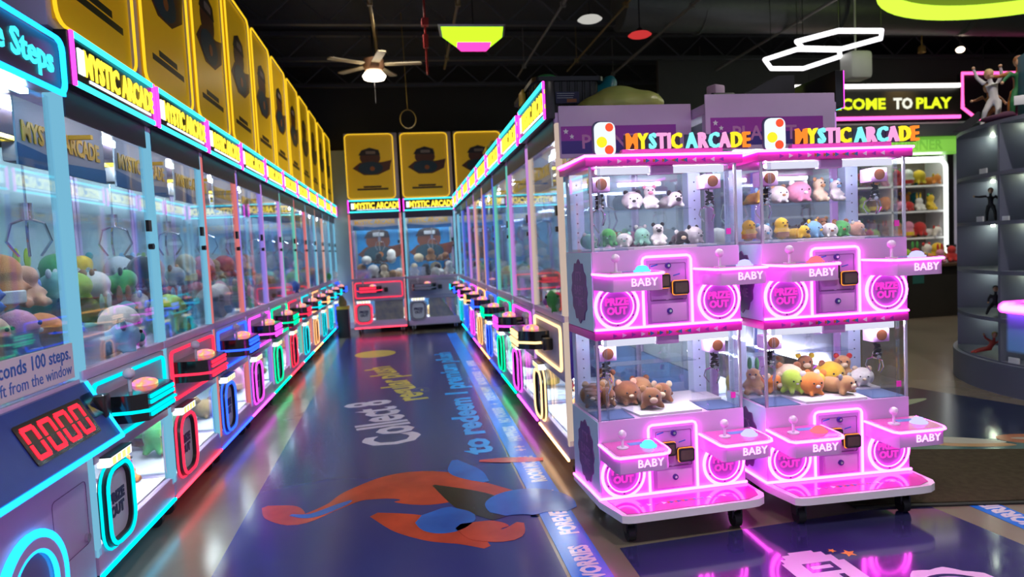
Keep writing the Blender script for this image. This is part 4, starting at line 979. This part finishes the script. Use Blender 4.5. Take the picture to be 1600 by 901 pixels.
for i, m in enumerate(left_machines):
    wh = '%s machine past step game' % ORD[i]
    fill_claw(m, wh, 3 if i < 2 else 2, pals[i % 5], 2 if i < 2 else (1 if i < 4 else 0), 'soft toys in the row by the step game', 2 if i < 3 else i < 6, 3 if i < 4 else 2)
for i, m in enumerate(right_machines):
    wh = '%s machine beyond pink machines' % ORD[i]
    fill_claw(m, wh, 2 if i < 3 else 1, pals[(i + 3) % 5], 2 if i < 1 else (1 if i < 2 else 0), 'soft toys in the row by the pink machines', i < 2, 3 if i < 2 else 2)
for i, m in enumerate(rear_machines[:2]):
    fill_claw(m, '%s machine at end wall' % ['red', 'grey'][i], 3, ['tan', 'cream', 'brown', 'black', 'white'], 0, 'soft toys at the end wall', True, 3)
fill_claw(back_machines[0], 'hidden row behind pink machine', 2, ['yellow', 'brown', 'white', 'red'], 0, 'soft toys in the hidden row', True, 3)
mS = STEP
for i, (k, c1, c2, x, y, s) in enumerate((('bear', 'green', 'lime', .62, .34, .34), ('octopus', 'teal', 'mint', .84, .34, .28), ('round', 'orange', 'peach', .50, .60, .3), ('bunny', 'green', 'white', .80, .62, .36), ('bear', 'blue', 'sky', .36, .30, .30))):
    toy(k, c1, c2, s, (LX - y, 1.95 + x, .986), PI / 2 + RND.uniform(-.4, .4), '%s plush %s with %s trim inside the step-counting game' % (c1, KINDN[k], c2), 'soft toys in the step game', 2)

# toys in the pink machines (B1, B2 local frames)
def baby_toys():
    def put(B, x, y, z, k, c1, c2, s, rz, lab, grp, tilt=0.):
        mw = Matrix.Translation(B.location) @ Matrix.Rotation(B.rotation_euler.z, 4, 'Z')
        toy(k, c1, c2, s, mw @ Vector((x, y, z)), B.rotation_euler.z + rz, lab, grp, 2, tilt)
    f1, f2 = .568, 1.394
    G_ = 'soft toys in the pink machines'
    A = 'on upper deck, pink machine by aisle'
    for i, (x, y, k, c1, c2, s, l) in enumerate(((.075, .27, 'round', 'mint', 'white', .10, 'mint and white plush ball'), (.17, .24, 'octopus', 'green', 'mint', .115, 'spiky green plush octopus'), (.27, .27, 'round', 'white', 'mint', .095, 'white plush ball with mint ears'), (.36, .25, 'octopus', 'mint', 'green', .11, 'mint green plush octopus'),
            (.455, .26, 'bear', 'white', 'black', .125, 'small sitting white bear with black ears'), (.56, .23, 'lying', 'black', 'white', .125, 'black lying puppy with white ears'), (.66, .27, 'round', 'white', 'black', .12, 'white plush ball with black ears'), (.40, .36, 'bear', 'grey', 'white', .12, 'grey plush bear'))):
        put(B1, x, y, f2, k, c1, c2, s, RND.uniform(-.5, .5), l + ' ' + A, G_)
    for x, k, c1, c2, s, l in ((.355, 'round', 'white', 'black', .125, 'white ball with black ears left on clear shelf'), (.455, 'bear', 'white', 'pink', .135, 'white bear with pink ears middle of clear shelf'), (.57, 'lying', 'white', 'black', .15, 'white puppy with black ears on clear shelf')):
        put(B1, x, .355, 1.382 + .2095, k, c1, c2, s, RND.uniform(-.3, .3), l + ' ' + A, G_)
    A = 'on lower deck, pink machine by aisle'
    for x, y, k, c1, c2, s, l in ((.065, .26, 'round', 'brown', 'tan', .13, 'brown fuzzy ball by the left post'), (.165, .33, 'bear', 'tan', 'brown', .15, 'tan fuzzy bear at the back'), (.24, .25, 'round', 'brown', 'peach', .13, 'dark brown ball with peach ears'), (.33, .17, 'lying', 'brown', 'tan', .16, 'fuzzy brown puppy lying at the front'), (.45, .27, 'lying', 'brown', 'cream', .15, 'fuzzy brown puppy with cream ears'), (.36, .36, 'round', 'tan', 'brown', .12, 'round tan ball at the back'), (.12, .215, 'octopus', 'brown', 'pink', .10, 'small brown octopus in the left corner')):
        put(B1, x, y, f1, k, c1, c2, s * 1.22, RND.uniform(-.8, .8), l + ' ' + A, G_)
    A = 'on upper deck, pink machine by mat'
    for i, (x, y, k, c1, c2, s, l) in enumerate(((.06, .25, 'capsule', 'yellow', 'orange', .12, 'yellow capsule plush with orange band'), (.15, .27, 'round', 'white', 'sky', .11, 'white ball with sky blue ears'), (.24, .24, 'capsule', 'yellow', 'brown', .125, 'yellow capsule plush with brown band'), (.33, .25, 'lying', 'yellow', 'black', .125, 'yellow puppy with black ears'), (.43, .26, 'round', 'sky', 'yellow', .12, 'sky blue ball with yellow ears'),
            (.52, .25, 'round', 'white', 'brown', .10, 'white ball with brown ears'), (.60, .27, 'round', 'green', 'brown', .115, 'green ball with brown ears'), (.68, .25, 'round', 'peach', 'white', .10, 'peach ball with white ears'), (.55, .36, 'bear', 'brown', 'tan', .12, 'brown bear at the back'))):
        put(B2, x, y, f2, k, c1, c2, s, RND.uniform(-.5, .5), l + ' ' + A, G_)
    for x, k, c1, c2, s, l in ((.16, 'lying', 'yellow', 'sky', .14, 'yellow puppy with sky blue ears on clear shelf'), (.29, 'round', 'white', 'tan', .125, 'white ball with tan ears on clear shelf'), (.41, 'round', 'pink', 'white', .15, 'big pale pink ball on clear shelf'), (.53, 'bear', 'cream', 'tan', .14, 'cream bear on clear shelf'), (.63, 'bear', 'white', 'sky', .13, 'white bear with sky blue ears on clear shelf')):
        put(B2, x, .355, 1.382 + .2095, k, c1, c2, s, RND.uniform(-.3, .3), l + ' ' + A, G_)
    A = 'on lower deck, pink machine by mat'
    for x, y, k, c1, c2, s, l in ((.07, .26, 'bunny', 'tan', 'green', .16, 'tan rabbit with green ears'), (.165, .30, 'lying', 'orange', 'cream', .15, 'orange puppy with cream ears'), (.245, .18, 'octopus', 'lime', 'white', .13, 'lime octopus at the front'), (.33, .15, 'round', 'orange', 'white', .13, 'orange ball with white ears'), (.30, .31, 'round', 'cream', 'brown', .15, 'cream ball with brown ears'), (.42, .27, 'lying', 'yellow', 'orange', .16, 'yellow puppy with orange ears'),
            (.47, .15, 'lying', 'tan', 'grey', .15, 'tan puppy with grey ears at the front'), (.54, .30, 'round', 'yellow', 'brown', .15, 'yellow ball with brown ears'), (.64, .33, 'bear', 'tan', 'red', .15, 'tan bear with red ears'), (.70, .25, 'round', 'white', 'cream', .11, 'white ball by the right post'), (.43, .36, 'bear', 'brown', 'yellow', .16, 'brown bear with yellow ears at the back')):
        put(B2, x, y, f1, k, c1, c2, s * 1.18, RND.uniform(-.8, .8), l + ' ' + A, G_)
baby_toys()

# ------------------------------------------------------------------ tubs and bags on top of the row by the pink machines
def tub(loc, L, Wt, H, label, lid, rz=0, sticker=False):
    t = thing('storage_tub', label, 'storage tub', loc, rz)
    b = MB(); a0 = .90
    P0 = rr(-Wt / 2 * a0, -L / 2 * a0, Wt / 2 * a0, L / 2 * a0, .04, 3); P1 = rr(-Wt / 2, -L / 2, Wt / 2, L / 2, .05, 3)
    A = [b.bm.verts.new((x, y, 0)) for x, y in P0]; B = [b.bm.verts.new((x, y, H)) for x, y in P1]
    b.bm.faces.new(A[::-1]); b.bm.faces.new(B)
    for i in range(len(A)): b.bm.faces.new((A[i], A[(i + 1) % len(A)], B[(i + 1) % len(A)], B[i]))
    for i in range(7):      # moulded ribs
        f = -.36 + .12 * i
        for sx in (-1, 1): b.tube([(sx * Wt / 2 * a0, f * L, .01), (sx * Wt / 2, f * L, H)], .012, 6)
        for sy in (-1, 1): b.tube([(f * Wt, sy * L / 2 * a0, .01), (f * Wt, sy * L / 2, H)], .010, 6)
    b.build('tub_body', M('black_tub_plastic', (.016, .016, .015), .45, var=.15), t)
    b = MB(); b.prism(rr(-Wt / 2 - .03, -L / 2 - .03, Wt / 2 + .03, L / 2 + .03, .06, 4), H, H + .03, 'z'); b.prism(rr(-Wt / 2 + .04, -L / 2 + .04, Wt / 2 - .04, L / 2 - .04, .05, 4), H + .03, H + .045, 'z'); b.build('tub_lid', lid, t)
    for sx in (-1, 1): MB().box(sx * (Wt / 2 + .03) - .015, -.08, H - .07, sx * (Wt / 2 + .03) + .015, .08, H + .03, .01).build('latch', 'yrail', t)
    if sticker:
        q = MB(); q.box(-.10, -L / 2 - .018, H - .155, .07, -L / 2 - .0165, H - .075); q = q.build('label_sticker', 'ink', t)
        for z in (.085, .10, .115): MB().box(-.09, -L / 2 - .0192, H - z - .003, .06 - z * .3, -L / 2 - .0181, H - z).build('print_line', 'labelw', q)
        MB().box(-.02, -L / 2 - .0192, H - .148, .05, -L / 2 - .0181, H - .125).build('print_block', 'orangeprint', q)
    return t
tub((1.19, 5.10, 2.20), .82, .46, .37, 'big black storage tub with black lid on the nearest machine of its row', 'black', 0, True)
tub((1.18, 7.35, 2.20), .80, .46, .30, 'black storage tub with yellow latches further down the row', M('yellowish_lid', (.30, .22, .03), .4, var=.1), 0)
k = MB(); k.lathe([(.10, 0), (.115, .01), (.10, .05), (.05, .075), (.004, .08)], (1.10, 5.0, 2.615), 20)
tag(k.build('green_dome_cap', M('green_dome_plastic', (.06, .42, .12), .4, var=.1)), 'green dome cap resting on the lid of the big black tub', 'cap')
# bags
def bag(name, label, loc, parts, m, vox=.03):
    me = blob(parts, vox, name, 6, 'white'); me.materials.clear(); me.materials.append(m)
    o = link(name, me, None, None, loc); return tag(o, label, 'bag')
gm = M('yellow_green_bag', (.40, .55, .14), .35, var=.3, scale=5, c2=(.55, .48, .14), bump=.5, bscale=12); bm_ = M('teal_bag', (.01, .24, .28), .4, var=.3, scale=4, bump=.4, bscale=10)
bag('plastic_bag', 'bulging yellow-green plastic bag of toys on the machine behind the left pink sign', (1.48, 4.42, 2.236), [('e', (-.05, 0, .09), (.27, .22, .10)), ('e', (.12, .0, .10), (.18, .2, .10)), ('e', (-.02, .02, .15), (.17, .16, .09))], gm)
bag('plastic_bag', 'crumpled teal plastic bag standing behind the yellow-green bag', (1.46, 4.80, 2.236), [('e', (0, 0, .12), (.20, .14, .14)), ('t', [(.0, 0, .2), (.09, 0, .40)], [.10, .05]), ('t', [(-.06, 0, .2), (-.04, 0, .33)], [.08, .05])], bm_)
k = MB(); k.prism([(-.22, 0), (.26, 0), (.26, .18), (.15, .18)], -.08, .08); k = k.build('display_easel', M('black_board_wedge', (.02, .02, .022), .5))
k.location = (2.24, 4.1, 2.25); tag(k, 'black wedge-shaped board lying on the right pink machine top', 'board')
k = MB(); k.box(-.045, -.04, 0, .045, .04, .12, .015); o = k.build('toy_carton', M('pale_pink_carton', (.55, .38, .52), .6, var=.1)); o.location = (1.93, 3.95, 2.236); o.rotation_euler = (0, 0, .4)
tag(o, 'small pale pink carton at the left end of the right pink machine top', 'box')
k = MB(); k.tube([(0, 0, .02), (.10, .02, .03), (.16, .05, .05)], [.03, .025, .012], 8); o = k.build('cable_bundle', 'rubber'); o.location = (1.845, 3.82, 2.232); tag(o, 'short black cable bundle beside the pale pink carton', 'cable')

# ------------------------------------------------------------------ prize counter across the hall
def counter():
    y = 9.5
    wallc = M('counter_back_wall', (.05, .048, .044), .7, var=.15, scale=2)
    struct(MB().box(4.2, 10.6, 0, 12.9, 10.7, 4.4).build('wall_counter', wallc))
    dk = M('dark_counter_front', (.030, .027, .022), .35, var=.2, scale=3)
    c = thing('prize_counter', 'dark prize counter with toy shelves across the hall', 'counter', (0, 0, 0))
    MB().box(4.6, y, .0, 9.3, y + .5, .80, .01).build('counter_body', dk, c)
    MB().box(4.55, y - .06, .80, 9.35, y + .55, .85, .01).build('counter_top', M('brown_counter_top', (.10, .06, .035), .3, var=.2), c)
    MB().box(7.85, y - .006, .55, 8.05, y - .001, .68).build('notice', M('small_teal_notice', (.02, .12, .10), .5), c)
    s = thing('toy_shelf', 'white lit toy shelf under the lime green fascia', 'shelf', (0, 0, 0))
    wm = MAT['white']
    MB().box(4.6, y + .95, .851, 8.95, y + 1.0, 2.62).build('back_board', M('shelf_back_board', (.20, .16, .13), .6, var=.15), s)
    for z in (1.24, 1.68, 2.10): MB().box(4.6, y + .5, z, 8.95, y + .95, z + .03).build('shelf_board', wm, s)
    fr = MB(); fr.tube([(x, y + .44, z) for x, z in rr(4.7, .95, 8.85, 2.52, .12, 4)], .035, 8, True); fr.build('lit_frame', E('white_frame_light', (.95, 1, .95), 1.3), s)
    for x in (5.7, 6.8, 7.9, 8.9): MB().box(x, y + .5, .851, x + .03, y + .95, 2.62).build('upright', wm, s)
    MB().box(4.7, y + .50, 2.56, 8.85, y + .54, 2.585).build('light_bar', 'ledshelf', s)
    f = thing('fascia_board', 'lime green fascia board above the toy shelf', 'sign', (0, 0, 0))
    lm = M('lime_green_acrylic', (.26, .62, .10), .3, var=.06, scale=2); p_ = [n for n in lm.node_tree.nodes if n.type == 'BSDF_PRINCIPLED'][0]; p_.inputs['Emission Color'].default_value = (.26, .75, .08, 1); p_.inputs['Emission Strength'].default_value = .35  # mild glow added to brighten the lime panel
    lm2 = M('slightly_darker_lime', (.20, .52, .08), .3, var=.05); p_ = [n for n in lm2.node_tree.nodes if n.type == 'BSDF_PRINCIPLED'][0]; p_.inputs['Emission Color'].default_value = (.20, .65, .06, 1); p_.inputs['Emission Strength'].default_value = .28  # letters given a glow as well, to stay close to the panel
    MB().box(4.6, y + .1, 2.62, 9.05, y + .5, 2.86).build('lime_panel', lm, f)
    MAT['lime2'] = lm2; wtext('WINNER', .22, 8.05, y + .098, 2.66, 'lime2', f, bold=.004)
    MB().box(4.6, y + .05, 2.86, 9.15, y + .5, 3.05).build('grey_panel', M('slate_fascia', (.045, .06, .06), .5, var=.1), f)
    MB().box(4.6, y + .04, 3.05, 9.15, y + .5, 3.08).build('pale_cap', M('pale_fascia_cap', (.28, .32, .30), .4), f)
    for x in (4.65, 9.05): MB().box(x, y + .12, .851, x + .08, y + .5, 2.62).build('post', 'lavgrey', f)
    # toys on the shelves
    gi = 0
    for z, nm in ((.851, 'counter top'), (1.272, 'low shelf'), (1.712, 'middle shelf'), (2.132, 'top shelf')):
        for row in (0, 1):
            for i in range(8):
                x = 7.15 + i * .205 + row * .10 + (0.02 if i > 3 else 0)
                kk = KS[(i * 5 + gi + row) % 6]; c1 = ['red', 'yellow', 'pink', 'lime', 'orange', 'red', 'brown', 'teal', 'white', 'orange'][(i * 3 + gi + row * 4) % 10]; c2 = ['yellow', 'green', 'red', 'black'][(i + gi) % 4]
                if c2 == c1: c2 = 'blue'
                s_ = (.29 if row else .34) * (.72 if kk == 'round' else 1)
                yy = (y + .18 + .17 * (1 - row)) if z < 1 else y + (.82 if row == 0 else .62)
                toy(kk, c1, c2, s_, (x, yy, z), RND.uniform(-.5, .5), '%s plush %s with %s trim, %s along the %s row, %s of prize counter' % (c1, KINDN[kk], c2, ORD[i], 'front' if row else 'back', nm), 'soft toys on the prize counter', 1)
        gi += 3
    # glowing name board
    wsn = thing('welcome_sign', 'black lit board reading WELCOME TO PLAY above the prize counter', 'sign', (0, 0, 0))
    MB().box(5.55, y + .02, 3.10, 8.75, y + .5, 3.68, .01).build('sign_board', M('black_sign_board', (.03, .03, .022), .4, var=.1), wsn)
    E1 = MAT; E1['wy'] = E('yellow_green_letter', (.72, .85, .02), 1.1); E1['ww'] = E('soft_white_letter', (.85, .85, .72), 1.0)
    def lt(sx, x, m, q=1.16): wtext(sx, .225, x, y + .018, 3.29, m, wsn, bold=.009, align='LEFT', xs=q, space=1.04)
    lt('WELCOME', 6.14, 'wy'); lt('TO', 7.58, 'ww', 1.0); lt('PLAY', 7.96, 'wy')
    MB().box(5.6, y - .02, 3.60, 8.72, y + .019, 3.66).build('white_tube', E('white_sign_tube', (1, .95, .92), 1.8), wsn)
    MB().box(5.6, y - .02, 3.12, 8.72, y + .019, 3.17).build('pink_tube', E('pink_sign_tube', (1, .12, .5), 1.8), wsn)
    hx = [(8.86, 3.84), (9.95, 3.84), (10.1, 3.7), (10.1, 3.35), (9.9, 3.12), (9.12, 3.12), (8.86, 3.30)]
    pn = thing('neon_outline', 'pink neon outline with cut corners next to the welcome board', 'neon light', (0, 0, 0))
    MB().tube([(x, y + .1, z) for x, z in hx], .026, 8, True).build('neon_tube', E('rose_neon', (1, .10, .38), 2.0), pn)
    MB().prism(hx, y + .14, y + .2).build('neon_board', 'black', pn)
    b = MB(); b.tube([(9.3, y + .17, 3.84), (9.3, y + .17, 4.75)], .01, 6); b.build('hanger_rod', 'black', pn)
    l = bpy.data.lights.new('sign_lamp', 'SPOT'); l.energy = 60; l.color = (1, .62, .22); l.spot_size = 1.2; l.spot_blend = 1; l.shadow_soft_size = .05
    lp = thing('wall_spotlight', 'small warm spotlight on the counter wall over the welcome board', 'spotlight', (7.72, 9.1, 4.02))
    MB().lathe([(.03, .1), (.05, .08), (.055, 0), (.045, .0), (.03, .03)]).cyl((0, 0, .09), (0, 0, .73), .01, n=8).build('housing', M('brass_housing', (.5, .28, .08), .3, metal=.5), lp)
    lo = bpy.data.objects.new('sign_lamp', l); COL.objects.link(lo); lo.parent = lp; lo.rotation_euler = (.42, 0, .0)
    lp2 = thing('wall_spotlight', 'small glowing ceiling bulb right of the warm spotlight', 'spotlight', (8.55, 9.3, 4.12))
    MB().ell((0, 0, 0), .06, .06, .045).build('bulb', E('warm_bulb', (1, .8, .6), 5), lp2); MB().cyl((0, 0, .04), (0, 0, .63), .01, n=8).build('stem', 'black', lp2)
counter()

# ------------------------------------------------------------------ curved display shelf
CXs, CYs, RS = 6.42, 4.75, 1.55
def display_shelf():
    t = thing('display_shelf', 'tall curved grey display shelf with lit niches', 'shelf', (CXs, CYs, 0))
    slate = M('slate_blue_laminate', (.13, .14, .20), .4, var=.06, scale=3); inner = M('grey_niche_panel', (.24, .25, .24), .5, var=.05, scale=2)
    H = 2.27
    def arc(r, a0, a1, n): return [(r * math.cos(math.radians(a0 + (a1 - a0) * k / n)), r * math.sin(math.radians(a0 + (a1 - a0) * k / n))) for k in range(n + 1)]
    A0, A1 = 92, 268
    def slab(r0, r1, z0, z1, n=36): return arc(r1, A0, A1, n) + arc(r0, A0, A1, n)[::-1]
    MB().prism(slab(.9, RS + .04, 0, 0), .0, .26, 'z').build('plinth', slate, t)
    for z in (.26, .62, 1.02, 1.44, 1.85, H): MB().prism(slab(1.14, RS, 0, 0), z - (.02 if z > .3 else 0), z + .012, 'z').build('shelf_board', slate, t)
    MB().prism(arc(1.18, A0, A1, 30) + arc(1.14, A0, A1, 30)[::-1], .26, H, 'z').build('niche_back', inner, t)
    dv = [101, 137, 173.4, 209, 245, 266]
    for a in dv:
        r = math.radians(a); c, s_ = math.cos(r), math.sin(r); q = .012
        P = [(1.16 * c - q * s_, 1.16 * s_ + q * c), (RS * c - q * s_, RS * s_ + q * c), (RS * c + q * s_, RS * s_ - q * c), (1.16 * c + q * s_, 1.16 * s_ - q * c)]
        MB().prism(P, .26, H + .012, 'z').build('divider', slate, t)
    # small warm-white lamps at the top corner of every niche in view
    lm = E('niche_lamp', (.86, 1, .72), 120)
    for a in dv[:4]:
        for z in (.62, 1.02, 1.44, 1.85, H):
            r = math.radians(a + 4.5); rad = 1.27
            MB().cyl((rad * math.cos(r), rad * math.sin(r), z - .034), (rad * math.cos(r), rad * math.sin(r), z - .0205), .015, n=10).build('niche_lamp', lm, t)
    for a, z in ((178, .26), (163, 1.44), (174.5, 1.43), (165, 1.85)):
        r = math.radians(a); rad = RS - .03
        k = MB(); k.box(-.012, -.05, 0, .0, .05, .045); o = k.build('price_card', 'labelw', t); o.location = (rad * math.cos(r), rad * math.sin(r), z + .0125); o.rotation_euler = (0, 0, r + PI)
    return t
display_shelf()

def figurine(label, loc, rz, h, pose, suit, skin='skin', hair='black', cat='figurine'):
    """little posed toy figure, one continuous body with hair and base as parts; pose gives hands and feet"""
    t = thing('figurine', label, cat, loc, rz, 'display figurines'); t.scale = (h,) * 3
    p = pose; hip = Vector(p.get('hip', (0, 0, .48))); ch = Vector(p.get('chest', (0, 0, .74))); hd = Vector(p.get('head', (0, 0, .92)))
    parts = [('t', [hip, (hip + ch) / 2, ch], [.075, .07, .095]), ('t', [ch, hd], [.04, .035])]
    for s in (1, -1):
        sh = ch + Vector((s * .10, 0, .03)); hp = hip + Vector((s * .05, 0, 0))
        hand = Vector(p['hands'][0 if s > 0 else 1]); foot = Vector(p['feet'][0 if s > 0 else 1])
        el = (sh + hand) / 2 + Vector((s * .03, .02, -.02)); kn = (hp + foot) / 2 + Vector((s * .02, -.05, .02))
        parts += [('t', [sh, el, hand], [.042, .034, .026]), ('t', [hp, kn, foot], [.062, .048, .036]), ('t', [foot, foot + Vector((0, -.07, -.005))], [.036, .03])]
    me = blob(parts, .022, 'body', 3); me.materials.clear(); me.materials.append(MAT[suit] if isinstance(suit, str) else suit)
    link('body', me, t)
    MB().ell(hd, .065, .07, .085).ell(hd + Vector((0, -.068, -.01)), .012, .016, .016, 8, 5).build('head', skin, t)
    k = MB(); k.ell(hd + Vector((0, .018, .025)), .074, .072, .078); k.build('hair', hair, t)
    for i in (0, 1): MB().ell(p['hands'][i], .028).build('hand', skin, t)
    return t
MAT.update(redcl=M('red_toy_vest', (.45, .04, .03), .5), gold=M('gold_toy_robe', (.62, .42, .10), .4), greencl=M('green_toy_cloak', (.02, .16, .05), .6), browncl=M('brown_toy_coat', (.30, .10, .03), .6), whitecl=M('white_toy_suit', (.72, .70, .72), .5), blond=M('fair_toy_hair', (.65, .48, .18), .6), darkcl=M('dark_toy_suit', (.014, .014, .018), .5))
def shelf_pt(a, r, z): return (CXs + r * math.cos(math.radians(a)), CYs + r * math.sin(math.radians(a)), z)
fy = -PI / 2 + .35
figurine('black-suited figurine with one arm stretched out, standing in the second niche from the top', shelf_pt(159.5, 1.40, 1.4525), -.75, .29, dict(hands=((.20, -.02, .62), (-.42, -.05, .78)), feet=((.12, 0, .035), (-.10, 0, .035))), 'darkcl')
figurine('dark figurine with pale trousers half hidden behind the divider in the fourth niche', shelf_pt(162, 1.40, .6325), -.75, .30, dict(hip=(0, 0, .30), chest=(.02, .02, .55), head=(.02, 0, .75), hands=((.2, -.1, .4), (-.16, -.12, .36)), feet=((.16, -.22, .04), (-.20, -.2, .04))), 'darkcl')
figurine('reclining figurine in a red vest with bare legs in the lowest niche', shelf_pt(159.5, 1.42, .273), -.75, .30, dict(hip=(0, 0, .16), chest=(.12, .02, .36), head=(.14, 0, .56), hands=((.26, -.1, .3), (-.12, -.04, .58)), feet=((-.34, -.18, .06), (-.42, -.06, .04))), 'redcl', 'skin', 'gold')
H = 2.283
figurine('tall figurine in white and gold with one arm raised, on top of the curved shelf', shelf_pt(160.5, 1.40, H), -.75, .50, dict(hip=(.04, 0, .42), chest=(0, 0, .70), head=(-.04, -.02, .88), hands=((.12, -.12, .98), (-.26, -.05, 1.02)), feet=((.06, 0, .035), (-.14, .05, .035))), 'whitecl', 'skin', 'blond')
figurine('figurine in a green cloak on the shelf top, next to the blue carton', shelf_pt(173, 1.36, H), -.75, .50, dict(hands=((.22, -.12, .62), (-.24, -.16, .60)), feet=((.10, 0, .035), (-.10, 0, .035))), 'greencl', 'skin', 'browncl')
figurine('crouching figurine in a brown coat, leftmost on the shelf top', shelf_pt(154.5, 1.33, H), -.75, .44, dict(hip=(0, 0, .34), chest=(-.06, -.05, .60), head=(-.10, -.08, .78), hands=((.2, -.2, .42), (-.36, -.14, .56)), feet=((.16, .04, .035), (-.16, -.05, .035))), 'browncl', 'skin', 'browncl')
figurine('figurine in an orange-brown coat with arms wide, behind the green-cloaked one', shelf_pt(167, 1.27, H), -.75, .54, dict(hands=((.36, -.06, .70), (-.34, -.06, .74)), feet=((.12, 0, .035), (-.12, 0, .035))), MAT['orangeprint'], 'skin', 'browncl')
k = MB(); k.prism([(-.16, 0), (-.05, 0), (.10, .13), (.04, .16)], -.02, .02); o = k.build('toy_board', 'darkcl'); o.location = shelf_pt(152, 1.47, H); o.rotation_euler = (0, 0, -.75); tag(o, 'tilted black toy board at the left end of the shelf top', 'toy')
me = blob([('e', (0, 0, .03), (.15, .07, .03)), ('e', (.07, 0, .04), (.07, .05, .035))], .02, 'toy_cloth', 5); me.materials.clear(); me.materials.append(M('plum_cloth', (.09, .02, .06), .8, var=.2)); o = link('toy_cloth', me, None, None, shelf_pt(170, 1.49, H), (0, 0, -1.3)); tag(o, 'folded plum cloth along the front of the shelf top', 'cloth')
k = MB(); k.box(-.16, -.14, 0, .2, .14, .50, .006); o = k.build('blue_carton', M('petrol_blue_carton', (.006, .13, .24), .5, var=.1)); o.location = shelf_pt(181.5, 1.30, H); o.rotation_euler = (0, 0, -.5); tag(o, 'petrol blue carton on the shelf top at the picture edge', 'box')
t = thing('price_sign', 'small white price sign on a stalk before the petrol blue carton', 'sign', shelf_pt(180.5, 1.48, H), -.8)
MB().tube([(0, 0, 0), (0, 0, .09)], .006, 6).cyl((0, 0, 0), (0, 0, .008), .03, n=12).build('stalk', 'steel', t); k = MB(); k.box(-.075, -.004, .085, .075, .004, .16, .003); k.build('sign_card', 'labelw', t)

# ------------------------------------------------------------------ bin beside the end-wall machines
t = thing('waste_bin', 'black waste bin with a yellow rim in the far corner', 'bin', (-1.16, 12.02, 0))
MB().prism(rr(-.10, -.12, .10, .12, .03, 3), 0, .50, 'z').build('bin_body', 'black', t); MB().prism(rr(-.11, -.13, .11, .13, .03, 3), .50, .55, 'z').build('bin_rim', 'yrail', t)
me = blob([('e', (0, 0, .60), (.08, .09, .09)), ('e', (-.02, 0, .70), (.05, .06, .06))], .03, 'bin_contents', 4); me.materials.clear(); me.materials.append(FAB['tan']); link('bin_contents', me, t)

for l, n in LABELS.items():
    if len(n) > 1: print('DUPLABEL', len(n), l)
print('OBJ', len(bpy.data.objects))
for l in LABELS:
    if not 4 <= len(l.split()) <= 16: print('LEN', len(l.split()), l)
